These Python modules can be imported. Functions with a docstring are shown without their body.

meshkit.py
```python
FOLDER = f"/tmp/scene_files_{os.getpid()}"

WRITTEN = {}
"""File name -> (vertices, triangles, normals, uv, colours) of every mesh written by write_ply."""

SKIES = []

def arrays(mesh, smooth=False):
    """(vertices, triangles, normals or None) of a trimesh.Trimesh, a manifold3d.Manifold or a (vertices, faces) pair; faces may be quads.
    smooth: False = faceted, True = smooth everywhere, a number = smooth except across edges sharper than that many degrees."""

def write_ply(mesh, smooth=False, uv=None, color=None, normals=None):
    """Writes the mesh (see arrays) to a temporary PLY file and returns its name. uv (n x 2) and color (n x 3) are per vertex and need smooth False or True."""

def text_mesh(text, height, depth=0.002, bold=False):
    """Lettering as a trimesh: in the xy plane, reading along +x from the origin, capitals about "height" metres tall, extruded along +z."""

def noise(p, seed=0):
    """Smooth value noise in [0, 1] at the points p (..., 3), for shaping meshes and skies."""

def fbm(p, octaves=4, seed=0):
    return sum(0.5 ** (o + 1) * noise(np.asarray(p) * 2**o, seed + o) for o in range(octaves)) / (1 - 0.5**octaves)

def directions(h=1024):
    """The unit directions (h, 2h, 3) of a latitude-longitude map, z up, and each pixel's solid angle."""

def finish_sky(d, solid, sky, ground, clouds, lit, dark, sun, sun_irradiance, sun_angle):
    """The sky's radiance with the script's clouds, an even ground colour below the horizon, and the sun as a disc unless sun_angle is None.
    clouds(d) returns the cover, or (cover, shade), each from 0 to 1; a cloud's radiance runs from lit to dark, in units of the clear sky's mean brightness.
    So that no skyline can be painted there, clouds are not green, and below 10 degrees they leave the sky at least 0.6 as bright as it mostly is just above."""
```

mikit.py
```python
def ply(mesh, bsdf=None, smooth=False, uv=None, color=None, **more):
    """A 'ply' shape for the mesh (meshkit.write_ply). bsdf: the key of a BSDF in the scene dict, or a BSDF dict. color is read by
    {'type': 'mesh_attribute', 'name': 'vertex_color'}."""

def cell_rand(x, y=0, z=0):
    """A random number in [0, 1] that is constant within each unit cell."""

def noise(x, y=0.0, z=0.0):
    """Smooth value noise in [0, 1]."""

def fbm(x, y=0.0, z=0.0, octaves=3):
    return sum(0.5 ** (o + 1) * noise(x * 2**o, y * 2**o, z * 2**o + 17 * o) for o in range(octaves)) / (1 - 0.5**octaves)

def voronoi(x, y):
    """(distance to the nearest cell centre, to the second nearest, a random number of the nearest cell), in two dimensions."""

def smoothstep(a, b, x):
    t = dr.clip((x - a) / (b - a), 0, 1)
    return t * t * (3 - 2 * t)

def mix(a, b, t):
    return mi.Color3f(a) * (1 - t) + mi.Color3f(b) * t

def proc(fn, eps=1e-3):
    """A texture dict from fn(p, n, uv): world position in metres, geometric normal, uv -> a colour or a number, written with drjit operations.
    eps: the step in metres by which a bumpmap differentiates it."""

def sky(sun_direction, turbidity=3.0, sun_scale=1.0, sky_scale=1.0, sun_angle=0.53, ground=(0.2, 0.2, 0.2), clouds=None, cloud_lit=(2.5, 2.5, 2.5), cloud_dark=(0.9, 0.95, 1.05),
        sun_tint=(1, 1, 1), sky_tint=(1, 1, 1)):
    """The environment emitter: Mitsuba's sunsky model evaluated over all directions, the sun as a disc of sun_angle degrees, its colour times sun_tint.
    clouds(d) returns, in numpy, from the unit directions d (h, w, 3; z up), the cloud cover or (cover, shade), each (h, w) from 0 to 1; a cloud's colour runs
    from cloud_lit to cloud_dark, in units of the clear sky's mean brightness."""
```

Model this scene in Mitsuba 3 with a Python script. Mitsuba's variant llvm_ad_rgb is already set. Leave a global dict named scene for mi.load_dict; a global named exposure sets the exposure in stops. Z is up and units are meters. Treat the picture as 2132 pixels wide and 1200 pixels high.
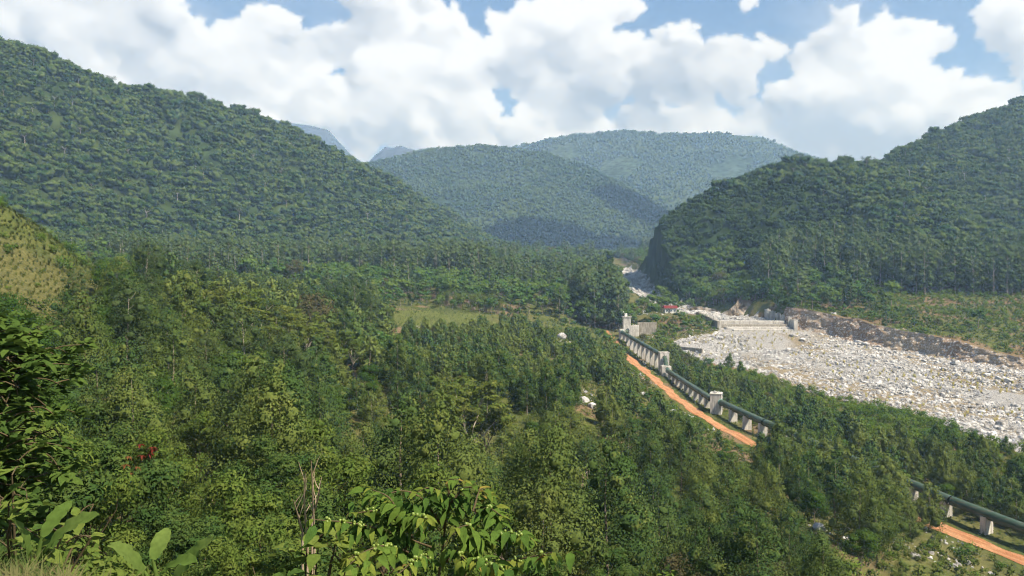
import math, random, numpy as np, mitsuba as mi, drjit as dr, mikit, meshkit, trimesh
from scipy.interpolate import RBFInterpolator
from scipy.spatial import cKDTree
from mikit import noise, fbm, smoothstep, mix, voronoi, cell_rand, proc

T4 = mi.ScalarTransform4f
scene, labels = {}, {}

# ---------------------------------------------------------------- camera, sky, exposure
scene['camera'] = {'type': 'perspective', 'fov': 65.5, 'fov_axis': 'x', 'near_clip': 0.1, 'far_clip': 40000.0,
                   'to_world': T4().look_at(origin=[0, 0, 0], target=[0, 1, 0], up=[0, 0, 1]),
                   'medium': {'type': 'ref', 'id': 'haze_air'}}
SUN = np.array([0.62, -0.48, 0.98])
exposure = 2.8


CUMULUS = """1750 100 75 1690 130 65 1880 112 72 1935 88 42 1830 90 58 1800 190 105 1700 215 105 1900 200 78 1978 178 38 1992 152 24 2030 196 42 1950 240 70
2080 215 42 2112 200 30 2010 270 70 1850 280 90 1640 260 80 1570 255 50 1420 85 46 1388 112 48 1480 132 58 1545 112 38 1440 165 75 1530 152 48 1592 112 30 1362 165 66
1300 132 78 1552 185 36 1618 106 20 1200 80 95 1150 30 90 1250 20 58 1310 8 38 1080 100 100 1230 150 95 1150 200 105 1100 270 80 1200 235 66 1335 245 50 1400 265 58 1480 268 58
1560 290 50 100 40 120 0 30 100 250 60 120 372 66 70 530 92 72 565 52 50 640 124 68 712 100 62 800 60 80 900 84 75 870 5 52 765 20 48 985 126 72 500 180 110 350 180 120
150 160 100 620 205 95 720 225 85 820 200 115 950 220 105 760 255 60 1042 60 40 740 285 60 860 295 60 960 285 60 2085 35 70 2132 90 50 2125 140 26 1555 4 22 1745 320 70 1900 330 80
1240 300 70 1350 310 60 1650 330 60 520 260 90 650 290 60 1120 330 70 1000 330 70 900 330 60 1450 330 70 1550 345 60 1250 345 60 700 330 60 600 340 60 450 250 90 2060 300 70 1800 380 60 -80 100 120 -150 30 130 2200 60 70 2230 160 70 2180 230 60 400 100 70 440 120 60 320 20 80 160 -30 90 20 -60 90"""


def cloud_fn(d):
    """Cumulus built up of many billows, as fields of world direction; the same kind of sky goes on all round."""
    NA, NE = 2048, 512
    rng = np.random.default_rng(77)
    c = np.array(CUMULUS.split(), float).reshape(-1, 3)
    az0 = np.degrees(np.arctan((c[:, 0] - 1066) / 1657))
    el0 = np.degrees(np.arctan((600 - c[:, 1]) / np.hypot(1657, c[:, 0] - 1066)))
    big = [(a, e, r / 1657 * 57.3 * math.cos(math.radians(a)) * 0.84, rng.uniform(-.8, .8)) for a, e, r in zip(az0, el0, c[:, 2])]
    for k in range(40):
        a, e = rng.uniform(36, 324), 3 + 50 * rng.uniform(0, 1) ** 1.6
        if k > 35:
            a, e = rng.uniform(-30, 30), rng.uniform(30, 62)
        for j in range(7):
            big.append((a + rng.normal(0, 4.5) / math.cos(math.radians(e)), max(2, e + rng.normal(0, 1.6)), rng.uniform(1.6, 4.2), rng.uniform(-.3, .3)))
    balls = []
    for a, e, r, z in big:
        balls.append((a, e, r * 0.88, z))
        for j in range(16):
            t = rng.uniform(0, 2 * np.pi)
            q, r2 = rng.uniform(0.35, 0.86) * r, r * rng.uniform(0.2, 0.46)
            a2, e2, z2 = a + q * math.cos(t) / math.cos(math.radians(e)), e + q * math.sin(t), z + rng.uniform(0.0, 0.6) * r
            balls.append((a2, e2, r2, z2))
            for i in range(5):
                t = rng.uniform(0, 2 * np.pi)
                q, r3 = rng.uniform(0.5, 0.95) * r2, r2 * rng.uniform(0.25, 0.5)
                balls.append((a2 + q * math.cos(t) / math.cos(math.radians(e)), e2 + q * math.sin(t), r3, z2 + rng.uniform(0.1, 0.6) * r2))
    H = np.full((NE, NA), -9.0)
    sa, se = NA / 360, NE / 90
    for a, e, r, z in balls:
        ce = math.cos(math.radians(min(e, 80)))
        e_lo, e_hi = int(max(0, (e - r) * se)), int(min(NE, (e + r) * se + 2))
        wa = r / ce
        cols = np.arange(int((a - wa + 180) * sa), int((a + wa + 180) * sa) + 2)
        if e_hi <= e_lo:
            continue
        da = ((cols + .5) / sa - 180 - a) * ce
        de = (np.arange(e_lo, e_hi) + .5) / se - e
        rho = da[None] ** 2 + de[:, None] ** 2
        h = np.where(rho < r * r, np.sqrt(np.maximum(r * r - rho, 0)) + z, -9)
        H[e_lo:e_hi, cols % NA] = np.maximum(H[e_lo:e_hi, cols % NA], h)
    from scipy.ndimage import gaussian_filter, map_coordinates
    m = (['nearest', 'wrap'])
    cov = gaussian_filter((H > -8).astype(float), 0.7, mode=m)
    thin = gaussian_filter((H > -8).astype(float), 3.0, mode=m)
    Hs = np.where(H < -8, 0, H)
    soft, mid, wide = (gaussian_filter(Hs, s, mode=m) for s in (0.8, 2.6, 8.0))

    def slope(h):
        gy, gx = np.gradient(h)
        return gx * sa * 0.55 + gy * se * 0.83                       # towards the sun side: up and to the right
    lit = -0.42 * np.tanh(slope(soft) * 0.55) - 0.62 * np.tanh(slope(mid) * 0.9) - 0.55 * np.tanh(slope(wide) * 1.3)
    E, A = np.meshgrid((np.arange(NE) + .5) / se, (np.arange(NA) + .5) / sa - 180, indexing='ij')
    ar, er = np.radians(A), np.radians(E)
    P = np.stack([np.cos(er) * np.sin(ar), np.cos(er) * np.cos(ar), np.sin(er) * 1.5], -1)
    low = meshkit.fbm(P * 5.5, 4, 31)
    hi = meshkit.fbm(P * 26, 4, 61)
    shade = 0.38 - 0.62 * lit + 1.7 * (low - .47) + 0.9 * (hi - .5) + 0.12 * np.clip(wide / 3 - .6, 0, 1)
    rim = np.clip(1 - thin, 0, 1)
    shade = shade * (1 - 0.8 * rim)
    edge = np.clip((cov + 0.9 * (hi - .5) * (1 - np.abs(2 * thin - 1)) - 0.34) / 0.3, 0, 1)
    haze = 0.35 * np.clip((low - .40) * 4, 0, 1) * np.clip(1 - E / 50, 0, 1) + 0.45 * np.exp(-E / 5.0)
    cover = 1 - (1 - edge) * (1 - np.clip(haze * hi * 1.6, 0, .8))
    az = np.degrees(np.arctan2(d[..., 0], d[..., 1]))
    el = np.degrees(np.arcsin(np.clip(d[..., 2], -1, 1)))
    # a little turbulence of the outlines
    w = .8 * (meshkit.fbm(d * 30, 2, 91) - .5) + .7 * (meshkit.fbm(d * 85, 3, 92) - .5)
    w2 = .8 * (meshkit.fbm(d * 30, 2, 95) - .5) + .7 * (meshkit.fbm(d * 85, 3, 96) - .5)
    ij = np.stack([(el + 1.5 * w) * se - .5, ((az + 1.8 * w2 + 180) % 360) * sa - .5])
    return np.clip(map_coordinates(cover, ij, order=1, mode='nearest'), 0, 1), np.clip(map_coordinates(shade, ij, order=1, mode='nearest'), 0, 1)


scene['sky'] = mikit.sky(SUN.tolist(), turbidity=3.0, sky_scale=0.42, sun_tint=(0.92, 1.0, 1.13), clouds=cloud_fn, cloud_lit=(3.65, 3.75, 3.92), cloud_dark=(1.25, 1.42, 1.7), sky_tint=(0.95, 1.1, 1.28), ground=(0.08, 0.1, 0.06))
HAZE = True

F = 1657.0


def at(px, py, d):
    """A bearing and a height angle read off a survey, and a distance in metres, to a point in metres."""
    return np.array([(px - 1066) / F * d, d, (600 - py) / F * d])


def pix(p):
    p = np.asarray(p, float)
    return np.stack([1066 + F * p[..., 0] / p[..., 1], 600 - F * p[..., 2] / p[..., 1]], -1)


def rng_(s):
    return np.random.default_rng(s)


def unit(v):
    return v / np.maximum(np.linalg.norm(v, axis=-1, keepdims=True), 1e-9)


# ---------------------------------------------------------------- polylines of the place (metres)
PIPE = np.array([[49.8, 360, -20.0], [55.5, 290, -24.9], [54.9, 281, -29.2], [54.2, 216, -30.2], [55.6, 212, -30.45], [59.0, 186, -31.4], [75.0, 136, -36.3], [80.6, 124, -37.7], [92, 98, -40.6]])
PIPE_G = np.array([[49.8, 360, -22.6], [55.5, 291, -30.2], [54.9, 281, -31.4], [54.2, 216, -33.1], [59.0, 186, -34.6], [75.0, 136, -39.2], [80.6, 124, -40.4], [92, 98, -43]])
ROAD = np.array([[45, 400, -20.5], [46, 384, -22.4], [45.5, 350, -26.3], [47.5, 307, -29.9], [48.5, 282, -31.0], [48.0, 247, -32.2], [48.6, 214, -33.4], [51.5, 190, -34.6], [56.0, 170, -36.2], [67.0, 140, -39.3], [72.3, 130, -40.2], [77.4, 119.6, -41.6], [88, 98, -44.5], [105, 60, -50]])
LBANK = np.array([[130, 60], [118, 120], [111, 172], [112, 207], [111, 220], [96, 249], [93, 265], [87, 292], [73, 320], [70, 345], [71, 360], [84, 367], [96, 372], [98, 388], [99, 420], [88, 480], [78, 560], [88, 700], [92, 800], [92, 830]])
RBANK = np.array([[270, 60], [240, 150], [215, 235], [190, 296], [167, 331], [150, 363], [136, 380], [131.5, 386], [135, 425], [115, 460], [104, 500], [103, 560], [118, 700], [124, 800], [124, 830]])


def poly_dist(xy, poly):
    """Distance to a polyline, the parameter along it, and which side (positive to the right of its direction)."""
    xy = np.asarray(xy, float)
    best = np.full(len(xy), 1e9)
    par, side = np.zeros(len(xy)), np.zeros(len(xy))
    s0 = 0.0
    for a, b in zip(poly[:-1, :2], poly[1:, :2]):
        v = b - a
        L = np.linalg.norm(v)
        t = np.clip(((xy - a) @ v) / L ** 2, 0, 1)
        q = a + t[:, None] * v
        r = xy - q
        dd = np.hypot(r[:, 0], r[:, 1])
        m = dd < best
        best[m], par[m] = dd[m], (s0 + t * L)[m]
        side[m] = np.sign(v[1] * (xy - a)[:, 0] - v[0] * (xy - a)[:, 1])[m]
        s0 += L
    return best, par, side


def interp_poly(poly, s):
    seg = np.r_[0, np.cumsum(np.linalg.norm(np.diff(poly[:, :2], axis=0), axis=1))]
    return np.stack([np.interp(s, seg, poly[:, k]) for k in range(poly.shape[1])], -1)


def densify(poly, step):
    seg = np.r_[0, np.cumsum(np.linalg.norm(np.diff(poly[:, :2], axis=0), axis=1))]
    return interp_poly(poly, np.linspace(0, seg[-1], max(2, int(seg[-1] / step))))


def smooth_poly(poly, n=3):
    for _ in range(n):
        q = 0.75 * poly[:-1] + 0.25 * poly[1:]
        r = 0.25 * poly[:-1] + 0.75 * poly[1:]
        poly = np.vstack([poly[:1], np.stack([q, r], 1).reshape(-1, poly.shape[1]), poly[-1:]])
    return poly


ROAD = smooth_poly(ROAD, 2)
# ---------------------------------------------------------------- terrain
VAL = [(0, 0, -1.75), (-6, 0, -1.5), (6, 0, -2.0), (0, 2.6, -1.95), (-6.5, 5, -1.8), (0, 6, -3.9), (6, 5, -3.9), (-10, 10, -4.2), (-2.5, 4.2, -1.66), (-3.2, 5, -1.72), (-2.3, 4.7, -1.78), (-4.3, 5.5, -1.72), (-3.4, 6.3, -2.5), (-5.2, 6.6, -2.4), (-2, 6.1, -3.0), (-1, 3, -1.66), (-3, 3, -1.6),
       (0, 15, -8), (-15, 20, -7.2), (15, 15, -10), (-17, 45, -11.6), (-40, 45, -8.5), (0, 45, -17), (0, 75, -25), (20, 75, -28), (40, 75, -33), (60, 75, -41), (20, 45, -20), (-12, 30, -9.5),
       (38.6, 100, -30.6), (59, 105, -37.6), (-8.7, 150, -18.5), (1, 130, -22), (14.4, 160, -23.5), (18.8, 300, -19), (-33, 330, -12.5), (-14, 350, -11), (-51, 150, -14.5), (-43, 170, -17), (-30, 120, -19), (-10, 100, -24),
       (-68, 170, -10), (-45, 230, -15.5), (-140, 500, 5), (-21, 520, 6), (-83, 520, 5.5), (-33, 300, -14.5), (30, 200, -27), (30, 260, -24), (-5, 230, -18.5), (25, 400, -12), (20, 460, -3),
       (-84, 130, 14.5), (-82, 140, 10.3), (-79, 155, 1.9), (-67.5, 105, 1.5), (-62, 110, -2), (-112, 130, 26), (-110, 185, 9), (-49, 80, -8), (-42, 80, -10), (-90, 90, 12), (-70, 60, 2), (-75, 120, 7.6), (-72, 145, -1),
       (-100, 250, -4), (-150, 300, 5), (-300, 450, 20), (16, 800, 26), (60, 700, 14), (40, 600, 6), (-50, 900, 36), (149, 900, 33), (93, 720, 15), (0, 1500, 60), (-300, 1500, 80), (400, 1500, 60), (-600, 800, 40), (-400, 300, 40),
       (118, 450, -14.6), (118, 405, -15.3), (108, 520, -8), (92, 600, -0.5), (105, 700, 8.6), (108, 800, 16), (115, 372, -20.0), (100, 360, -21.5), (140, 368, -21.2),
       (111, 172, -36.2), (170, 172, -37), (112, 215, -34.6), (160, 230, -34.5), (96, 249, -32.8), (140, 270, -31.5), (190, 296, -30.3), (87, 292, -30), (120, 310, -27.8), (160, 331, -26.8), (75, 320, -27.8), (100, 335, -25.2), (150, 360, -23), (78, 352, -24.4),
       (118, 120, -41), (200, 120, -41), (240, 150, -39.5), (130, 60, -48), (300, 60, -48), (78, 400, -15.2), (88, 425, -13.6), (72, 430, -13.9), (60, 400, -17.5), (85, 450, -12.5),
       (0, -30, 5), (-50, -30, 14), (60, -30, -8), (0, -120, 30), (-200, -100, 60), (250, -100, -20), (-150, 60, 20), (-250, 150, 45), (400, 200, -25), (100, 20, -48), (60, 30, -38)]
VAL += [tuple(p) for p in PIPE_G] + [tuple(p) for p in ROAD[2:-2:3]]
BENCH = [tuple(at(*t)) for t in [(1600, 636, 425), (1640, 641, 400), (1690, 641, 385), (1775, 666, 362), (1860, 680, 344), (2000, 718, 313), (2080, 748, 300), (2132, 752, 297), (1750, 585, 470), (1650, 600, 455), (1600, 606, 450),
                                 (2050, 622, 430), (2132, 604, 455), (2132, 700, 340), (1950, 640, 410), (1440, 636, 480), (1500, 634, 462), (1560, 625, 460), (1395, 632, 520)]]
BENCH += [(240, 240, -27), (260, 150, -34), (330, 300, -20), (400, 450, 0), (300, 520, 12), (200, 540, 14), (130, 560, 2), (125, 620, 8), (128, 800, 20), (500, 300, -10), (500, 600, 20), (150, 900, 34), (280, 60, -46), (500, 0, -60), (700, 900, 60), (150, 1500, 60)]


def rbf(pts, smoothing):
    P = np.array(pts, float)
    f = RBFInterpolator(P[:, :2] / 100, P[:, 2], kernel='linear', smoothing=smoothing, degree=1)
    return lambda xy: f(np.asarray(xy, float) / 100)


f_val, f_bench = rbf(VAL, 0.012), rbf(BENCH, 0.01)
LEFT_RIDGE = np.array([at(-700, -60, 560), at(-300, -20, 620), at(0, 102, 690), (at(60, 117, 710)), at(150, 158, 735), at(240, 190, 760), at(330, 199, 780), at(480, 231, 830), at(600, 276, 890), at(650, 309, 915), at(740, 354, 970), at(840, 409, 1060), at(900, 438, 1120), at(1000, 497, 1230), at(1060, 526, 1310), at(1110, 541, 1380)])
RIGHT_RIDGE = np.array([at(1352, 600, 590), at(1383, 520, 612), at(1432, 470, 625), at(1502, 416, 640), at(1562, 376, 648), at(1640, 346, 655), at(1740, 348, 672), at(1800, 352, 700), at(1840, 345, 745), at(1950, 284, 860), at(2040, 252, 930), at(2132, 216, 1000), at(2300, 140, 1050), at(2600, 60, 1150)])


def ridge(xy, poly, slope, w):
    """A crest with even slopes falling away on both sides: (distance to the crest line, height)."""
    xy = np.asarray(xy, float)
    near, h = np.full(len(xy), 1e9), np.full(len(xy), -1e9)
    for a, b in zip(poly[:-1], poly[1:]):
        v = (b - a)[:2]
        t = np.clip(((xy - a[:2]) @ v) / (v @ v), 0, 1)
        r = xy - a[:2] - t[:, None] * v
        d = np.hypot(r[:, 0], r[:, 1])
        near = np.minimum(near, d)
        h = np.maximum(h, a[2] + (b - a)[2] * t - slope * (np.sqrt(d * d + w * w) - w))
    return near, h


def bumps(xy, k, o, seed):
    return meshkit.fbm(np.stack([xy[:, 0] * k, xy[:, 1] * k, 0 * xy[:, 0]], -1), o, seed) - 0.5


def smax(a, b, k):
    h = np.clip(0.5 + 0.5 * (a - b) / k, 0, 1)
    return b + (a - b) * h + k * h * (1 - h)


def in_river(xy, grow=0.0):
    xy = np.asarray(xy, float)
    y = xy[:, 1]
    # the banks run up the valley, so the river is what lies between them
    dl, _, sl = poly_dist(xy, LBANK)
    dr_, _, sr = poly_dist(xy, RBANK)
    a = dl * sl + grow
    b = -dr_ * sr + grow
    return np.minimum(a, b)          # positive inside


def terrain(xy, parts=False):
    xy = np.asarray(xy, float)
    v = f_val(xy)
    v = v + bumps(xy, 0.03, 3, 3) * np.clip(np.hypot(xy[:, 0], xy[:, 1]) / 60, 0, 1) * 2.0 * np.clip(poly_dist(xy, PIPE)[0] / 12 - 1, 0, 1)
    dr_, _, sr = poly_dist(xy, RBANK)
    wob = bumps(xy, 0.09, 3, 11) * 6
    t = np.clip((dr_ * sr + wob - 0.5) / 4.5, 0, 1)
    t = t * t * (3 - 2 * t)
    b = f_bench(xy) + bumps(xy, 0.05, 3, 7) * 3.0
    v = v * (1 - t) + np.maximum(b, v - 1) * t
    d1, m1 = ridge(xy, LEFT_RIDGE, 0.80, 26)
    m1 = m1 + bumps(xy, 0.006, 4, 31) * 70 * np.clip(d1 / 130, 0, 1) + bumps(xy, 0.02, 3, 33) * 16 * np.clip(d1 / 60, 0, 1)
    d2, m2 = ridge(xy, RIGHT_RIDGE, 0.62, 24)
    m2 = m2 + bumps(xy, 0.008, 4, 41) * 40 * np.clip(d2 / 110, 0, 1) + bumps(xy, 0.03, 3, 43) * 10 * np.clip(d2 / 50, 0, 1)
    # the gully in the hill's foot, beside the bare rock
    h = smax(smax(v, m1, 14), m2, 8)
    rv = in_river(xy)
    h = np.where((rv > -6) & (xy[:, 1] > 380), np.minimum(h, v + 2 * np.clip(-rv, 0, 9)), h)
    if parts:
        return h, np.argmax(np.stack([v + 2, m1, m2]), 0)
    return h


# a raster of the terrain for quick lookups
class Raster:
    def __init__(self, x0, x1, y0, y1, step):
        self.x0, self.y0, self.step = x0, y0, step
        X, Y = np.meshgrid(np.arange(x0, x1 + step, step), np.arange(y0, y1 + step, step), indexing='ij')
        self.shape = X.shape
        self.z = terrain(np.stack([X.ravel(), Y.ravel()], -1)).reshape(X.shape)

    def __call__(self, xy):
        u = (xy[..., 0] - self.x0) / self.step
        v = (xy[..., 1] - self.y0) / self.step
        u, v = np.clip(u, 0, self.shape[0] - 1.001), np.clip(v, 0, self.shape[1] - 1.001)
        i, j = u.astype(int), v.astype(int)
        a, b = u - i, v - j
        z = self.z
        return (z[i, j] * (1 - a) + z[i + 1, j] * a) * (1 - b) + (z[i, j + 1] * (1 - a) + z[i + 1, j + 1] * a) * b


NEAR = Raster(-140, 320, -10, 440, 2.0)
FAR = Raster(-900, 1150, 0, 1600, 5.0)


def height(xy):
    xy = np.asarray(xy, float)
    ins = (xy[..., 0] > -138) & (xy[..., 0] < 318) & (xy[..., 1] > -9) & (xy[..., 1] < 438)
    return np.where(ins, NEAR(xy), FAR(xy))


def seen(p, margin=4.0, lo=0.06):
    """Which points (a tree's top) have a free line to a viewer standing near the camera, give or take some metres."""
    t = np.linspace(lo, 0.965, 44)[:, None]
    q = p[None] * t[..., None]
    return (height(q[..., :2]) < q[..., 2] + margin * np.clip(t * p[None, :, 1] / 100, 0.3, 2)).all(0)


def framed(p, m=60):
    u = pix(np.maximum(p, [-1e9, 0.5, -1e9]))
    return (p[:, 1] > 1) & (u[:, 0] > -m) & (u[:, 0] < 2132 + m) & (u[:, 1] < 1200 + 2.5 * m)


# ---------------------------------------------------------------- materials
def rgb(c):
    return {'type': 'rgb', 'value': list(map(float, c))}


def diffuse(key, fn, bump=None, bscale=1.0, eps=0.02):
    m = {'type': 'diffuse', 'reflectance': proc(fn) if callable(fn) else rgb(fn)}
    if bump:
        m = {'type': 'bumpmap', 'arbitrary': proc(bump, eps), 'scale': bscale, 'bsdf': m}
    scene[key] = {'type': 'twosided', 'bsdf': m}
    return key


def foliage_fn(c1, c2, c3, k=0.11, kk=1.3, seed=0.0):
    """Leaf colour: c1 to c2 from plant to plant, c3 on the young sprays."""
    def fn(p, n, uv):
        t = smoothstep(0.25, 0.75, noise(p.x * k + seed, p.y * k, p.z * k * 0.6))
        u = noise(p.x * kk, p.y * kk + seed, p.z * kk)
        return mix(mix(c1, c2, t), c3, smoothstep(0.55, 0.85, u) * 0.6) * (0.82 + 0.36 * noise(p.x * 5, p.y * 5, p.z * 5))
    return fn


def leafy(key, c1, c2, c3, k=0.11, kk=1.3, seed=0.0, thin=False, trans=0.3, rough=0.5):
    fn = foliage_fn(c1, c2, c3, k, kk, seed)
    if thin:
        scene[key] = {'type': 'principledthin', 'base_color': proc(fn), 'roughness': rough, 'diff_trans': trans, 'eta': 1.35}
    else:
        scene[key] = {'type': 'twosided', 'bsdf': {'type': 'diffuse', 'reflectance': proc(fn)}}
    return key


leafy('leaf_young_gum', (0.047, 0.089, 0.028), (0.108, 0.143, 0.038), (0.154, 0.180, 0.048), thin=True)
leafy('leaf_tall_gum', (0.041, 0.074, 0.027), (0.058, 0.090, 0.033), (0.084, 0.114, 0.046), seed=7.0, thin=True)
leafy('leaf_broad', (0.037, 0.081, 0.017), (0.065, 0.112, 0.021), (0.088, 0.136, 0.027), seed=3.0, thin=True)
leafy('leaf_umbrella', (0.081, 0.124, 0.027), (0.112, 0.141, 0.031), (0.160, 0.174, 0.051), seed=9.0, thin=True)
leafy('leaf_shrub', (0.066, 0.129, 0.026), (0.117, 0.182, 0.032), (0.170, 0.218, 0.050), k=0.09, seed=5.0, thin=True)
leafy('leaf_brown', (0.085, 0.080, 0.040), (0.075, 0.085, 0.036), (0.12, 0.105, 0.05), seed=15.0, thin=True)
leafy('leaf_bamboo', (0.100, 0.158, 0.031), (0.112, 0.166, 0.036), (0.144, 0.187, 0.053), seed=2.0, thin=True)
leafy('leaf_under', (0.048, 0.083, 0.019), (0.090, 0.121, 0.028), (0.128, 0.151, 0.045), k=0.06, seed=4.0)
leafy('leaf_grass', (0.046, 0.068, 0.020), (0.074, 0.090, 0.027), (0.098, 0.096, 0.036), k=0.05, seed=8.0)
leafy('leaf_jungle', (0.024, 0.056, 0.020), (0.070, 0.106, 0.032), (0.100, 0.126, 0.042), k=0.16, kk=0.5, seed=1.0)
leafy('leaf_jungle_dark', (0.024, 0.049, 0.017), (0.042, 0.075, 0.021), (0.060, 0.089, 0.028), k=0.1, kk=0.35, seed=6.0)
leafy('leaf_far', (0.036, 0.072, 0.026), (0.061, 0.097, 0.032), (0.081, 0.113, 0.039), k=0.02, kk=0.08, seed=11.0)


for k_, a_ in {'young_gum': ((0.049, 0.093, 0.030), (0.108, 0.146, 0.041), (0.151, 0.178, 0.052), 0.0), 'tall_gum': ((0.050, 0.089, 0.036), (0.075, 0.110, 0.044), (0.104, 0.136, 0.058), 7.0), 'broad': ((0.048, 0.106, 0.029), (0.090, 0.143, 0.034), (0.121, 0.170, 0.043), 3.0)}.items():
    leafy(f'leaf_{k_}_far', *a_[:3], seed=a_[3])


def bark_fn(p, n, uv):
    a = noise(p.x * 6, p.y * 6, p.z * 1.2)
    b = smoothstep(0.5, 0.7, noise(p.x * 2, p.y * 2, p.z * 0.7 + 9))
    return mix((0.30, 0.25, 0.20), (0.16, 0.12, 0.09), b * 0.8) * (0.7 + 0.6 * a)


def pale_bark_fn(p, n, uv):
    a = noise(p.x * 5, p.y * 5, p.z * 0.9)
    b = smoothstep(0.52, 0.66, noise(p.x * 3, p.y * 3, p.z * 0.6 + 4))
    return mix((0.36, 0.32, 0.26), (0.20, 0.16, 0.12), b * 0.8) * (0.75 + 0.5 * a)


diffuse('bark', bark_fn)
diffuse('pale_bark', pale_bark_fn)


def field_mask(p):
    """The mown field in the middle of the valley and the two bare clearings above the plantation."""
    a = 1 - smoothstep(0.75, 1.1, dr.sqrt(dr.square((p.x + 29) / 24) + dr.square((p.y - 322) / 32)) + 0.3 * (noise(p.x * .2, p.y * .2) - .5))
    return a


def ground_fn(p, n, uv):
    big = fbm(p.x * 0.035, p.y * 0.035, 3.0, octaves=3)
    med = fbm(p.x * 0.4, p.y * 0.4, p.z * 0.4, octaves=3)
    fine = noise(p.x * 4, p.y * 4, p.z * 4)
    green = mix((0.062, 0.082, 0.026), (0.098, 0.114, 0.036), smoothstep(0.3, 0.7, med))
    straw = mix((0.108, 0.104, 0.042), (0.140, 0.124, 0.058), fine)
    soil = mix((0.150, 0.105, 0.066), (0.20, 0.145, 0.095), med)
    right = smoothstep(120, 170, p.x) * smoothstep(290, 330, p.y)
    left = smoothstep(-48, -66, p.x + (p.y - 110) * 0.1) * smoothstep(70, 95, p.y) * (1 - smoothstep(190, 230, p.y))
    dry = smoothstep(0.44, 0.64, big + 0.12 * med + 0.02 * right + 0.03 * left - 0.03)
    c = mix(green, straw, dry * 0.6) * (1 - 0.06 * left)
    bare = smoothstep(0.60, 0.68, fbm(p.x * 0.05 + 40, p.y * 0.05, 1.0, octaves=3) + 0.05 * right)
    c = mix(c, soil, bare * 0.8)
    f = field_mask(p)
    c = mix(c, mix((0.085, 0.115, 0.032), (0.125, 0.138, 0.045), med), f)
    return c * (0.75 + 0.5 * fine)


def ground_bump(p, n, uv):
    return 0.5 * noise(p.x * 1.1, p.y * 1.1, p.z * 1.1) + 0.22 * noise(p.x * 3.1, p.y * 3.1, p.z * 3.1)


diffuse('ground_mat', ground_fn, ground_bump, 0.6, 0.05)


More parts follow.
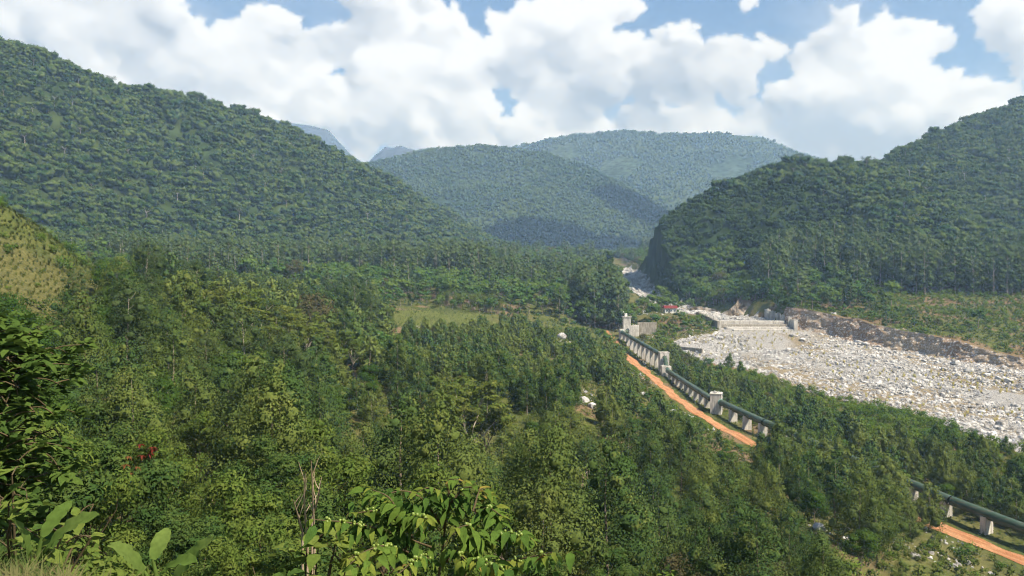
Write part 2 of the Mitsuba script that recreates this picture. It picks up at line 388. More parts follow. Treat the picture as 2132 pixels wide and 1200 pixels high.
def bed_fn(p, n, uv):
    d1, d2, r = voronoi(p.x * 1.4, p.y * 1.4)
    e1, e2, r2 = voronoi(p.x * 4.1, p.y * 4.1)
    stone = mix((0.33, 0.33, 0.322), (0.49, 0.49, 0.48), r) * (0.7 + 0.5 * r2)
    sand = mix((0.30, 0.245, 0.165), (0.24, 0.20, 0.12), noise(p.x * 2, p.y * 2))
    s = smoothstep(0.56, 0.68, fbm(p.x * 0.045, p.y * 0.025, 5.0, octaves=3))
    c = mix(stone, sand, s * 0.9)
    return c * (0.62 + 0.38 * smoothstep(0.02, 0.14, e2 - e1))


def bed_bump(p, n, uv):
    d1, d2, r = voronoi(p.x * 1.4, p.y * 1.4)
    e1, e2, r2 = voronoi(p.x * 4.1, p.y * 4.1)
    return 0.5 * r * smoothstep(0, 0.4, d2 - d1) + 0.16 * r2 * smoothstep(0, 0.4, e2 - e1)


diffuse('bed_mat', bed_fn, bed_bump, 0.7, 0.03)


def rock_fn(p, n, uv):
    k = fbm(p.x * 0.9, p.y * 0.9, p.z * 0.9, octaves=3)
    st = noise(p.x * 0.33, p.y * 0.33, p.z * 0.33)
    c = mix((0.35, 0.352, 0.347), (0.53, 0.532, 0.525), smoothstep(0.3, 0.7, st))
    c = mix(c, (0.17, 0.165, 0.155), smoothstep(0.50, 0.66, k) * 0.8)
    return c * (0.8 + 0.4 * noise(p.x * 7, p.y * 7, p.z * 7))


def rock_bump(p, n, uv):
    return 0.3 * fbm(p.x * 2.2, p.y * 2.2, p.z * 2.2, octaves=3)


diffuse('rock_mat', rock_fn, rock_bump, 0.5, 0.02)


def bank_fn(p, n, uv):
    """River terrace cut open: cobbles of all sizes in grey brown silt."""
    d1, d2, r = voronoi((p.y - p.x * 0.6) * 0.8, p.z * 1.1)
    e1, e2, r2 = voronoi((p.y - p.x * 0.6) * 2.3, p.z * 2.6)
    silt = mix((0.23, 0.18, 0.13), (0.34, 0.28, 0.21), noise(p.x * .2, p.y * .2, p.z * .8))
    red = mix(silt, (0.21, 0.135, 0.09), smoothstep(0.5, 0.7, noise(p.x * .09, p.y * .09, 2.0)) * .6)
    cob = mix((0.30, 0.265, 0.225), (0.58, 0.545, 0.50), r)
    c = mix(red, cob, (1 - smoothstep(0.30, 0.42, d1)) * smoothstep(0.35, 0.45, r))
    cob2 = mix((0.24, 0.20, 0.17), (0.46, 0.43, 0.39), r2)
    c = mix(c, cob2, (1 - smoothstep(0.26, 0.4, e1)) * smoothstep(0.5, 0.55, r2) * 0.8)
    return c


def bank_bump(p, n, uv):
    d1, d2, r = voronoi((p.y - p.x * 0.6) * 0.8, p.z * 1.1)
    return 0.4 * (1 - smoothstep(0.2, 0.45, d1)) * r + 0.5 * noise(p.x * .7, p.y * .7, p.z * .7)


diffuse('bank_mat', bank_fn, bank_bump, 0.8, 0.04)


def cliff_fn(p, n, uv):
    a = fbm(p.x * 0.25 + p.z * 0.12, p.y * 0.25, p.z * 0.12, octaves=4)
    c = mix((0.22, 0.185, 0.145), (0.36, 0.33, 0.285), smoothstep(0.35, 0.6, a))
    return mix(c, (0.15, 0.125, 0.09), smoothstep(0.5, 0.62, fbm(p.x * 0.5 + 9, p.y * 0.5, p.z * 0.2, octaves=3)) * .8)


diffuse('cliff_mat', cliff_fn, lambda p, n, uv: fbm(p.x * .8, p.y * .8, p.z * .4, octaves=4) * 1.5, 1.0, 0.05)


def road_fn(p, n, uv):
    u = uv.x                                   # across, metres from the middle
    rut = dr.exp(-dr.square((dr.abs(u) - 0.85) / 0.28))
    a = fbm(p.x * 0.6, p.y * 0.6, 0.0, octaves=3)
    c = mix((0.31, 0.145, 0.070), (0.40, 0.215, 0.115), smoothstep(0.3, 0.7, a))
    c = mix(c, (0.45, 0.27, 0.16), rut * 0.5)
    c = mix(c, (0.24, 0.17, 0.08), smoothstep(0.55, 0.75, noise(p.x * 1.3, p.y * 1.3)) * (1 - rut) * 0.25)
    return c * (0.82 + 0.36 * noise(p.x * 9, p.y * 9))


diffuse('road_mat', road_fn, lambda p, n, uv: 0.06 * noise(p.x * 3, p.y * 3) - 0.1 * dr.exp(-dr.square((dr.abs(uv.x) - 0.85) / 0.28)), 1.0, 0.02)


def concrete_fn(p, n, uv):
    a = fbm(p.x * 1.3, p.y * 1.3, p.z * 0.5, octaves=3)
    streak = smoothstep(0.52, 0.72, noise(p.x * 3.5, p.y * 3.5, p.z * 0.35))
    c = mix((0.40, 0.392, 0.37), (0.54, 0.53, 0.50), smoothstep(0.3, 0.7, a))
    return mix(c, (0.24, 0.235, 0.215), streak * 0.55) * (0.9 + 0.2 * noise(p.x * 8, p.y * 8, p.z * 8))


diffuse('concrete', concrete_fn)


def dark_concrete_fn(p, n, uv):
    return concrete_fn(p, n, uv) * mi.Color3f(0.62, 0.60, 0.55)


diffuse('old_concrete', dark_concrete_fn)


def pipe_fn(p, n, uv):
    a = fbm(p.x * 0.7, p.y * 0.7, p.z * 0.7, octaves=3)
    c = mix((0.032, 0.064, 0.040), (0.046, 0.080, 0.052), smoothstep(0.3, 0.7, a))
    rust = smoothstep(0.62, 0.75, noise(p.x * 1.5, p.y * 1.5, p.z * 4)) * 0.3
    dust = smoothstep(0.5, 1.0, n.z) * 0.2
    return mix(mix(c, (0.12, 0.085, 0.05), rust), (0.14, 0.15, 0.12), dust * noise(p.x * 2, p.y * 2))


scene['pipe_paint'] = {'type': 'principled', 'base_color': proc(pipe_fn), 'roughness': 0.5, 'specular': 0.4}
diffuse('cloud_white', (0.9, 0.9, 0.9))
scene['pipe_ring'] = {'type': 'principled', 'base_color': rgb((0.10, 0.26, 0.24)), 'roughness': 0.45}
diffuse('whitewash', lambda p, n, uv: mi.Color3f(0.80, 0.79, 0.76) * (0.82 + 0.2 * fbm(p.x, p.y, p.z * 0.5)))
diffuse('red_roof', lambda p, n, uv: mix((0.17, 0.040, 0.038), (0.13, 0.032, 0.032), noise(p.x * 3, p.y * 3)))
diffuse('blue_glass', (0.10, 0.14, 0.18))
diffuse('dark_steel', (0.06, 0.065, 0.06))


def mountain_fn(p, n, uv):
    a = fbm(p.x * 0.012, p.y * 0.012, p.z * 0.012, octaves=4)
    b = noise(p.x * 0.1, p.y * 0.1, p.z * 0.1)
    c = mix((0.026, 0.048, 0.018), (0.046, 0.070, 0.024), smoothstep(0.35, 0.65, a))
    return c * (0.55 + 0.7 * b)


diffuse('mountain_mat', mountain_fn, lambda p, n, uv: 9 * noise(p.x * .1, p.y * .1, p.z * .1), 0.6, 0.5)


def peak_fn(p, n, uv):
    a = fbm(p.x * 0.004, p.y * 0.004, p.z * 0.008, octaves=4)
    return mix((0.020, 0.028, 0.024), (0.035, 0.040, 0.042), smoothstep(0.45, 0.6, a))


diffuse('peak_mat', peak_fn)

if HAZE:
    scene['haze_air'] = {'type': 'homogeneous', 'albedo': rgb((0.82, 0.93, 1.0)), 'sigma_t': rgb((1.05e-4, 1.45e-4, 2.2e-4))}
else:
    scene['haze_air'] = {'type': 'homogeneous', 'albedo': 0.9, 'sigma_t': 1e-9}
    scene['camera'].pop('medium')


# ---------------------------------------------------------------- the setting
def entry(key, mesh, bsdf, smooth=False, label=None, kind=None, cat=None, group=None, **kw):
    scene[key] = mikit.ply(mesh, bsdf, smooth=smooth, **kw)
    if label or kind or group:
        tag(key, label, cat, group, kind)
    return key


def tag(key, label=None, cat=None, group=None, kind=None):
    labels[key] = {k: v for k, v in (('label', label), ('category', cat), ('group', group), ('kind', kind)) if v}
    return key


def grid_faces(n, m, off=0):
    i, j = np.meshgrid(np.arange(n - 1), np.arange(m - 1), indexing='ij')
    a = i * m + j + off
    q = np.stack([a, a + m, a + m + 1, a + 1], -1).reshape(-1, 4)
    return np.vstack([q[:, [0, 1, 2]], q[:, [0, 2, 3]]])


def sub_mesh(v, f, keep):
    f = f[keep]
    u, inv = np.unique(f, return_inverse=True)
    return v[u], inv.reshape(-1, 3)


# the valley and its near hills as one sheet of ground, cut into its kinds of surface
azs = np.radians(np.r_[np.arange(-180, -42, 6), np.arange(-42, 42.01, 0.32), np.arange(48, 181, 6)])
rs = np.exp(np.arange(math.log(1.2), math.log(1650), 0.0095))
R_, A_ = np.meshgrid(rs, azs, indexing='ij')
gv = np.stack([(R_ * np.sin(A_)).ravel(), (R_ * np.cos(A_)).ravel()], -1)
gz, which = terrain(gv, True)
riv = in_river(gv, 0)
rivn = riv + bumps(gv, 0.12, 3, 55) * 5
gz = np.where((rivn > 0) & (gv[:, 1] < 830), gz - 0.4 + bumps(gv, 0.25, 3, 56) * 1.3, gz)
gvz = np.c_[gv, gz]
gf = grid_faces(*R_.shape)
gf = gf[:, ::-1]
c = gvz[gf].mean(1)
cr = rivn[gf].mean(1)
nrm = unit(np.cross(gvz[gf[:, 1]] - gvz[gf[:, 0]], gvz[gf[:, 2]] - gvz[gf[:, 0]]))
steep = np.abs(nrm[:, 2])
dr_, _, sr_ = poly_dist(c[:, :2], RBANK)
is_river = (cr > 0) & (c[:, 1] < 830) & (c[:, 1] > 40)
is_bank = (~is_river) & (dr_ * sr_ > -3) & (dr_ < 16) & (steep < 0.80) & (c[:, 1] < 395) & (c[:, 1] > 180)
wf = which[gf].max(1)
is_m1, is_m2 = (wf == 1) & ~is_river & ~is_bank, (wf == 2) & ~is_river & ~is_bank
is_g = ~(is_river | is_bank | is_m1 | is_m2)
entry('ground', sub_mesh(gvz, gf, is_g), 'ground_mat', True, 'green and straw coloured valley floor between the mountains', 'structure')
entry('riverbed', sub_mesh(gvz, gf, is_river), 'bed_mat', True, 'broad pale dry riverbed of gravel and sand', 'structure')
entry('riverbank', sub_mesh(gvz, gf, is_bank), 'bank_mat', True, 'steep eroded bank of cobbles and silt along the right of the riverbed', 'structure')
entry('mountain', sub_mesh(gvz, gf, is_m1), 'mountain_mat', True, 'steep forested mountain slope at left', 'structure')
entry('hill', sub_mesh(gvz, gf, is_m2), 'mountain_mat', True, 'steep forested hill at right beyond the riverbed', 'structure')

# the ranges at the head of the valley
MID = [np.array([at(560, 420, 2125), at(640, 395, 2082), at(700, 366, 2040), at(740, 350, 2040), at(800, 334, 2023), at(900, 312, 1998), at(1000, 306, 1972), at(1060, 311, 1955), at(1110, 320, 1946), at(1170, 338, 1930), at(1240, 368, 1870), at(1330, 425, 1742), at(1430, 470, 1640), at(1500, 510, 1598)])]
FARM = [np.array([at(900, 400, 3120), at(1000, 345, 3040), at(1060, 320, 3000), at(1110, 306, 2960), at(1150, 297, 2944), at(1200, 289, 2920), at(1300, 282, 2880), at(1330, 283, 2880), at(1370, 289, 2880), at(1420, 286, 2896), at(1500, 284, 2912), at(1550, 288, 2920), at(1600, 309, 2912), at(1640, 331, 2896), at(1700, 352, 2880), at(1800, 390, 2880)]),
        np.array([at(1370, 289, 2880), at(1330, 330, 2600), at(1290, 390, 2320), at(1280, 450, 2160)]), np.array([at(1580, 300, 2912), at(1560, 350, 2640), at(1500, 420, 2360), at(1470, 470, 2160)])]
PEAK = [np.array([at(430, 212, 4271), at(520, 237, 4218), at(600, 255, 4166), at(640, 261, 4166), at(676, 268, 4140), at(688, 282, 4115), at(697, 304, 4088), at(708, 315, 4062), at(735, 330, 4010), at(780, 357, 3958)]),
        np.array([at(730, 362, 3802), at(770, 338, 3750), at(790, 318, 3724), at(806, 305, 3697), at(818, 312, 3697), at(832, 303, 3672), at(852, 310, 3646), at(880, 334, 3646), at(930, 357, 3646)])]


def range_height(xy, ridges, slope, w, k, na, seed):
    h = None
    for j, r in enumerate(ridges):
        d, m = ridge(xy, r, slope, w)
        m = m + bumps(xy, k, 5, seed + j) * na * np.clip(d / (3 * w), 0.04, 1)
        h = m if h is None else smax(h, m, w * 0.5)
    return h


def range_mesh(ridges, slope, w, k, na, seed, step, x0, x1, y0, y1, zmin):
    X, Y = np.meshgrid(np.arange(x0, x1, step), np.arange(y0, y1, step), indexing='ij')
    xy = np.stack([X.ravel(), Y.ravel()], -1)
    v = np.c_[xy, range_height(xy, ridges, slope, w, k, na, seed)]
    f = grid_faces(*X.shape)
    keep = v[f][:, :, 2].max(1) > zmin
    return sub_mesh(v, f, keep)


MIDA = (MID, 0.58, 60, 0.0022, 190, 61)
FARA = (FARM, 0.62, 80, 0.0018, 260, 71)
entry('mountain_001', range_mesh(*MIDA, 14, -950, 850, 1180, 2500, 20), 'mountain_mat', True, 'broad forested mountain closing the valley in the middle distance', 'structure')
entry('mountain_002', range_mesh(*FARA, 22, -750, 1750, 1950, 3700, 20), 'mountain_mat', True, 'blue hazy forested mountain behind the middle one', 'structure')
entry('mountain_003', range_mesh(PEAK, 1.25, 30, 0.003, 200, 81, 26, -2200, 300, 3300, 4700, 150), 'peak_mat', True, 'faint rocky peaks fading into cloud at the head of the valley', 'structure')
gx = np.array([[-4300, 1400, -30], [4300, 1400, -30], [4300, 4750, -30], [-4300, 4750, -30.0]])
entry('plain', (gx, np.array([[0, 1, 2], [0, 2, 3]])), 'mountain_mat', False, 'low forested ground under the far ranges', 'structure')

if HAZE:
    scene['haze'] = {'type': 'cube', 'to_world': T4().translate([0, 1700, 430]).scale([4400, 3100, 545]), 'bsdf': {'type': 'null'}, 'interior': {'type': 'ref', 'id': 'haze_air'}}
    tag('haze', 'pale haze hanging in the valley air', kind='stuff')

# --- two fair weather clouds, out of the picture, whose shade lies on the foot of the middle mountain
def cloud_mesh(c, ax, ay, az_, seed, rot):
    r = rng_(seed)
    m = trimesh.creation.icosphere(4)
    v = np.array(m.vertices)
    v = v * (1 + .55 * (meshkit.fbm(v * 2.1 + seed, 4, seed) - .5)[:, None] + .2 * np.abs(meshkit.noise(v * 5.0 + seed, seed) - .5)[:, None])
    v = v * [ax, ay, az_ * 1.0]
    v[:, 2] = np.where(v[:, 2] < 0, v[:, 2] * .35, v[:, 2])
    cs, sn = math.cos(rot), math.sin(rot)
    return v @ np.array([[cs, sn, 0], [-sn, cs, 0], [0, 0, 1]]) + c, np.array(m.faces)


_sd = SUN / np.linalg.norm(SUN)
for _p, _a, _b, _r, _s in [(at(1180, 507, 1520), 175, 60, .15, 3), (at(1340, 432, 1690), 150, 45, -.75, 8)]:
    _k = 'cloud' if 'cloud' not in scene else 'cloud_001'
    entry(_k, cloud_mesh(_p + _sd * (1085 - _p[2]) / _sd[2], _a, _b, 60, _s, _r), 'cloud_white', True, 'small white cumulus cloud drifting high to the right, above the picture', 'structure')

# ---------------------------------------------------------------- the dirt road
rp = densify(ROAD, 1.2)
tan = unit(np.gradient(rp[:, :2], axis=0))
nor = np.stack([tan[:, 1], -tan[:, 0]], -1)
us = np.linspace(-1, 1, 9)
hw = 1.9 + 0.3 * np.sin(np.arange(len(rp)) * .37) + 0.2 * np.sin(np.arange(len(rp)) * .91)
rv_ = []
for k, u in enumerate(us):
    xy = rp[:, :2] + nor * (u * hw)[:, None]
    rv_.append(np.c_[xy, terrain(xy) + 0.16 - 0.10 * abs(u) ** 3])
rv_ = np.stack(rv_, 1)
ruv = np.stack([np.broadcast_to(us[None] * hw[:, None], (len(rp), 9)), np.broadcast_to(np.arange(len(rp))[:, None] * 1.2, (len(rp), 9))], -1)
entry('dirt_road', (rv_.reshape(-1, 3), grid_faces(len(rp), 9)), 'road_mat', True, 'orange dirt track following the green pipe down the valley', 'structure', uv=ruv.reshape(-1, 2))


# ---------------------------------------------------------------- plants: builders
def cards(c, out, size, aspect, rng, lean=0.5, hang=0.0, fold=0.18):
    """Leaf-shaped folded pairs of triangles at the points c; out: which way the foliage faces there."""
    n = len(c)
    nrm_ = unit(out * lean * 1.9 + rng.normal(0, 1, (n, 3)) * 0.5 + [0, 0, 0.2])
    a = unit(np.cross(nrm_, rng.normal(0, 1, (n, 3))) + np.array([0, 0, -hang]))
    a = unit(a - nrm_ * (a * nrm_).sum(1, keepdims=True))
    b = np.cross(nrm_, a)
    L = size * rng.uniform(0.7, 1.35, (n, 1))
    Wd = L * aspect
    v = np.stack([c - a * L / 2, c + b * Wd / 2 + nrm_ * Wd * fold, c + a * L / 2, c - b * Wd / 2 + nrm_ * Wd * fold], 1).reshape(-1, 3)
    i = np.arange(n)[:, None] * 4
    f = np.vstack([i + [[0, 1, 2]], i + [[0, 2, 3]]])
    return v, f


def join(parts):
    vs, fs, o = [], [], 0
    for v, f in parts:
        vs.append(v)
        fs.append(np.asarray(f) + o)
        o += len(v)
    return np.vstack(vs), np.vstack(fs)


def billow(v, f, out, own=.55, whole=.65):
    """Foliage whose shading follows the billow it belongs to more than each leaf: (vertices, faces, normals)."""
    fn_ = unit(np.cross(v[f[:, 1]] - v[f[:, 0]], v[f[:, 2]] - v[f[:, 0]]))
    n = np.zeros_like(v)
    for k in range(3):
        np.add.at(n, f[:, k], fn_)
    n = unit(n)
    n = n * np.where((n * out).sum(1, keepdims=True) < 0, -1, 1)
    return v, f, unit(n * own + out * whole)


def crown_points(lobes, n, rng, shell=(0.72, 1.06), top=0.25):
    lob = np.array(lobes, float)
    w = (lob[:, 3] * lob[:, 4]) ** 1.0
    k = rng.choice(len(lob), n, p=w / w.sum())
    d = unit(rng.normal(0, 1, (n, 3)) + [0, 0, top])
    r = rng.uniform(*shell, (n, 1))
    rad = lob[k][:, [3, 3, 4]]
    return lob[k, :3] + d * rad * r, unit(d / rad)


def crown(lobes, n, size, aspect, rng, lean=0.6, hang=0.0, shell=(0.72, 1.06), top=0.25, core=0.0):
    p, o = crown_points(lobes, n, rng, shell, top)
    parts = [cards(p, o, size, aspect, rng, lean, hang)]
    L_ = np.array(lobes, float)
    mid = (L_[:, :3] * L_[:, 3:4]).sum(0) / L_[:, 3].sum()
    size_ = np.ptp(L_[:, :3], axis=0) / 2 + L_[:, 3:4].mean()
    outs = [np.repeat(unit(o * .75 + unit((p - mid) / size_) * .5), 4, 0)]
    if core:
        for x, y, z, r, h in lobes:
            m = trimesh.creation.icosphere(0)
            v = np.array(m.vertices) @ trimesh.transformations.random_rotation_matrix(rng.random(3))[:3, :3]
            v = v * (1 + rng.normal(0, 0.14, (len(v), 1)))
            parts.append((v * np.array([r, r, h]) * core + [x, y, z], np.array(m.faces)))
            outs.append(unit(unit(v) * .75 + unit((parts[-1][0] - mid) / size_) * .5))
    v, f = join(parts)
    return billow(v, f, np.vstack(outs))


def limb(pts, radii, sides=5):
    p = np.asarray(pts, float)
    t = unit(np.gradient(p, axis=0))
    ref = np.where(np.abs(t[:, 2:]) < 0.9, [0, 0, 1.0], [1.0, 0, 0])
    a = unit(np.cross(t, ref))
    b = np.cross(t, a)
    ang = np.arange(sides) * 2 * np.pi / sides
    v = p[:, None] + np.asarray(radii)[:, None, None] * (np.cos(ang)[None, :, None] * a[:, None] + np.sin(ang)[None, :, None] * b[:, None])
    i, j = np.meshgrid(np.arange(len(p) - 1), np.arange(sides), indexing='ij')
    q = np.stack([i * sides + j, i * sides + (j + 1) % sides, (i + 1) * sides + (j + 1) % sides, (i + 1) * sides + j], -1).reshape(-1, 4)
    return v.reshape(-1, 3), np.vstack([q[:, [0, 1, 2]], q[:, [0, 2, 3]]])


def bough(a, b, r0, r1, rng, n=5, sag=0.06):
    t = np.linspace(0, 1, n)[:, None]
    a, b = np.asarray(a, float), np.asarray(b, float)
    p = a + (b - a) * t + rng.normal(0, sag, (n, 3)) * np.linalg.norm(b - a) * np.sin(np.pi * t) * 0.6
    return limb(p, r0 + (r1 - r0) * t[:, 0])


def young_gum(rng, h=6.5, n=1500, leaf=0.24, core=.55):
    """A bushy young eucalyptus: a slender stem under a full, blunt-topped crown of hanging sprays."""
    lobes, k = [], rng.integers(12, 17)
    wid = rng.uniform(0.24, 0.36) * h
    top = rng.uniform(.32, .62)
    for j in range(k):
        t = (j + rng.uniform(0, .8)) / k
        z = h * (0.20 + 0.70 * t)
        r = wid * (1 - t) ** top * rng.uniform(.5, 1.0) * min(1, .55 + 3 * t)
        a = j * 2.4 + rng.uniform(-.6, .6)
        lr = h * (0.155 * (1 - 0.45 * t)) * rng.uniform(.75, 1.25)
        lobes.append((r * math.cos(a), r * math.sin(a), z, lr, lr * 1.12))
    lobes.append((rng.normal(0, .02 * h), 0, h * 0.92, h * 0.065, h * 0.085))
    tr = [limb([[0, 0, -0.6], [0.02 * h, 0, h * .3], [0, 0.01 * h, h * .6], [0, 0, h * .9]], [h * .011, h * .009, h * .005, .01])]
    return join(tr), crown(lobes, n, leaf, 0.56, rng, 0.6, 0.15, (0.66, 1.16), core=core)


def tall_gum(rng, h=22.0, n=1600, leaf=0.55, core=.55, bare=0.30):
    """A tall eucalyptus: a long pale trunk and separate clumps of foliage on rising boughs."""
    lobes, tr = [], []
    k = rng.integers(17, 23)
    lean_ = rng.normal(0, 0.02 * h, 2)
    for j in range(k):
        t = (j + rng.uniform(0, .9)) / k
        z = h * (bare + (0.93 - bare) * t)
        r = h * (0.19 * math.sin(math.pi * (0.25 + 0.55 * t)) + 0.01) * rng.uniform(.4, 1.15)
        a = j * 2.4 + rng.uniform(-.7, .7)
        lr = h * rng.uniform(0.075, 0.135) * (1.1 - .25 * t)
        x, y = r * math.cos(a) + lean_[0] * t, r * math.sin(a) + lean_[1] * t
        lobes.append((x, y, z, lr, lr * rng.uniform(.7, 1.0)))
        if j % 3 == 0:
            tr.append(bough([lean_[0] * t * .8, lean_[1] * t * .8, z - h * .09], [x, y, z], h * .0035, h * .001, rng, 4))
    lobes.append((lean_[0], lean_[1], h * .95, h * .06, h * .06))
    tr.append(limb([[0, 0, -1], [0.004 * h, 0, h * .3], [lean_[0] * .6, lean_[1] * .6, h * .65], [lean_[0], lean_[1], h * .9]], [h * .0105, h * .009, h * .006, h * .0015], 6))
    return join(tr), crown(lobes, n, leaf, 0.6, rng, 0.6, 0.1, (0.7, 1.16), 0.35, core=core)


def umbrella_tree(rng, h=12.0, n=1700, leaf=0.42, core=.3):
    """A spreading tree: pale forked limbs carrying flat rosettes of yellowish leaves."""
    tr, lobes = [], []
    fork = h * rng.uniform(.22, .34)
    tr.append(limb([[0, 0, -1], [.1, 0, fork * .6], [0, .1, fork]], [h * .016, h * .013, h * .012], 6))
    for j in range(rng.integers(5, 7)):
        a = j * 1.2 + rng.uniform(-.4, .4)
        r = h * rng.uniform(.10, .26)
        e = np.array([r * math.cos(a), r * math.sin(a), h * rng.uniform(.55, .74)])
        tr.append(bough([0, 0, fork], e, h * .009, h * .005, rng, 5, .05))
        for i in range(6):
            b = a + rng.uniform(-1.4, 1.4)
            g = e + np.array([math.cos(b) * h * rng.uniform(.03, .17), math.sin(b) * h * rng.uniform(.03, .17), h * rng.uniform(-.04, .24)])
            if i % 2 == 0:
                tr.append(bough(e, g, h * .004, h * .0015, rng, 3))
            lobes.append((g[0], g[1], g[2], h * rng.uniform(.065, .11), h * rng.uniform(.03, .055)))
    return join(tr), crown(lobes, n, leaf, 0.5, rng, 0.5, 0.35, (0.4, 1.15), 0.6, core=core)


def round_tree(rng, h=9.0, n=1500, leaf=0.3, core=.55, flat=0.8, spread=0.36):
    """A round-headed broadleaf tree."""
    tr, lobes = [], []
    fork = h * rng.uniform(.2, .32)
    tr.append(limb([[0, 0, -.8], [.06, 0, fork * .6], [0, 0, fork]], [h * .018, h * .014, h * .012], 6))
    for j in range(rng.integers(12, 17)):
        a = j * 2.4 + rng.uniform(-.5, .5)
        t = rng.uniform(0, 1)
        r = h * spread * math.sqrt(t) * 0.86
        z = h * (.86 - .40 * t ** 1.6 * flat - rng.uniform(0, .26))
        lr = h * rng.uniform(.12, .19)
        lobes.append((r * math.cos(a), r * math.sin(a), z, lr, lr * rng.uniform(.6, .85)))
        if j % 4 == 0:
            tr.append(bough([0, 0, fork], [r * math.cos(a), r * math.sin(a), z - lr * .3], h * .007, h * .002, rng, 4))
    return join(tr), crown(lobes, n, leaf, 0.5, rng, 0.6, 0.3, (0.7, 1.12), 0.35, core=core)


def bush(rng, h=2.2, n=420, leaf=0.22, core=.3, aspect=.5):
    lobes = []
    for j in range(rng.integers(6, 10)):
        a, r = j * 2.4 + rng.uniform(-.5, .5), h * rng.uniform(.1, .42)
        lr = h * rng.uniform(.2, .32)
        lobes.append((r * math.cos(a), r * math.sin(a), h * rng.uniform(.25, .72), lr, lr * .9))
    return crown(lobes, n, leaf, aspect, rng, 0.5, 0.2, (0.6, 1.14), 0.4, core=core)


def jungle_crown(rng, r=4.5, n=110, leaf=1.0, flat=0.62, few=0):
    """Forest canopy as seen from far: a few billows of foliage, cut open by gaps."""
    lobes = [(0, 0, -0.6, r * .66, r * .60)]
    for j in range(few or rng.integers(6, 10)):
        a, q = j * 2.4 + rng.uniform(-.6, .6), r * rng.uniform(.3, .8)
        lr = r * rng.uniform(.2, .42)
        lobes.append((q * math.cos(a), q * math.sin(a), r * (.42 - .5 * (q / r) ** 2 * rng.uniform(.6, 1.4)), lr, lr * rng.uniform(.6, 1.0) * (flat + .3)))
    p, o = crown_points(lobes, n, rng, (0.8, 1.15), 0.5)
    parts = [cards(p, o, leaf, 0.7, rng, 0.45, 0.0)]
    outs = [np.repeat(unit(o * .75 + unit(p) * .4), 4, 0)]
    for x, y, z, a, b in lobes:
        m = trimesh.creation.icosphere(0)
        v = unit(np.array(m.vertices)) @ trimesh.transformations.random_rotation_matrix(rng.random(3))[:3, :3]
        v = v * (1 + rng.normal(0, 0.12, (len(v), 1)))
        parts.append((v * np.array([a, a, b]) * 0.9 + [x, y, z], np.array(m.faces)))
        outs.append(unit(unit(v) * .75 + unit(parts[-1][0]) * .4))
    v, f = join(parts)
    v, f, n_ = billow(v, f, np.vstack(outs), .7, .5)
    return v + [0, 0, r * 0.55], f, n_


def bamboo_clump(rng, h=10.0, n=1500):
    tr, pts, out = [], [], []
    for j in range(34):
        a, l = rng.uniform(0, 2 * np.pi), h * rng.uniform(.7, 1.0)
        b = h * rng.uniform(.12, .42)
        t = np.linspace(0, 1, 7)[:, None]
        base = np.array([rng.normal(0, h * .06), rng.normal(0, h * .06), 0])
        arc = base + np.c_[math.cos(a) * b * t ** 2.2, math.sin(a) * b * t ** 2.2, l * (t - .16 * t ** 3)]
        tr.append(limb(arc, .05 * (1 - .7 * t[:, 0]), 4))
        k = rng.uniform(.35, 1, n // 34)
        q = np.stack([np.interp(k, t[:, 0], arc[:, i]) for i in range(3)], -1)
        pts.append(q + rng.normal(0, h * .035, q.shape))
        out.append(unit(q - base + [0, 0, 1]))
    p, o = np.vstack(pts), np.vstack(out)
    return join(tr), cards(p, o, 0.55, .3, rng, .3, .7)


def tuft(rng, h=0.9, n=16, w=0.035):
    v, f = [], []
    for j in range(n):
        a, r = rng.uniform(0, 2 * np.pi), rng.uniform(0, .16) * h
        x, y = r * math.cos(a), r * math.sin(a)
        ll, b = h * rng.uniform(.6, 1.1), h * rng.uniform(.15, .6)
        d = np.array([math.cos(a), math.sin(a), 0])
        s = np.array([-d[1], d[0], 0]) * w * h
        p0, p1, p2 = np.array([x, y, 0]), np.array([x, y, ll * .6]) + d * b * .35, np.array([x, y, ll * rng.uniform(.65, 1)]) + d * b
        o = len(v)
        v += [p0 - s, p0 + s, p1 - s * .8, p1 + s * .8, p2]
        f += [[o, o + 1, o + 3], [o, o + 3, o + 2], [o + 2, o + 3, o + 4]]
    v = np.array(v)
    return v, np.array(f), unit(np.array([0, 0, 1.0]) + v * [.5, .5, 0] / h)


def boulder_mesh(rng, n=26, flat=.72, refine=True):
    p = unit(rng.normal(0, 1, (n, 3))) * rng.uniform(.82, 1.05, (n, 1))
    m = trimesh.Trimesh(p).convex_hull
    v, f = np.array(m.vertices), np.array(m.faces)
    if refine:
        v, f = trimesh.remesh.subdivide(v, f)
        v, f = trimesh.remesh.subdivide(v, f)
        d = unit(v)
        v = v * .62 + d * .38 * np.linalg.norm(v, axis=1, keepdims=True).mean()
        v = v * (1 + 0.22 * (meshkit.fbm(v * 1.9 + rng.uniform(0, 50, 3), 3) - .5)[:, None])
    return v * np.array([1.0, rng.uniform(.7, .95), flat * rng.uniform(.8, 1.15)]), f


def placed(x, y, z, s=1.0, rot=0.0, sz=None, tilt=(0, 0)):
    c, n = math.cos(rot), math.sin(rot)
    m = np.array([[c * s, -n * s, 0, x], [n * s, c * s, 0, y], [0, 0, s if sz is None else sz, z], [0, 0, 0, 1.0]])
    if tilt[0] or tilt[1]:
        m[:3, :3] = m[:3, :3] @ trimesh.transformations.euler_matrix(tilt[0], tilt[1], 0)[:3, :3]
    return T4(m)


GROUPS = {}


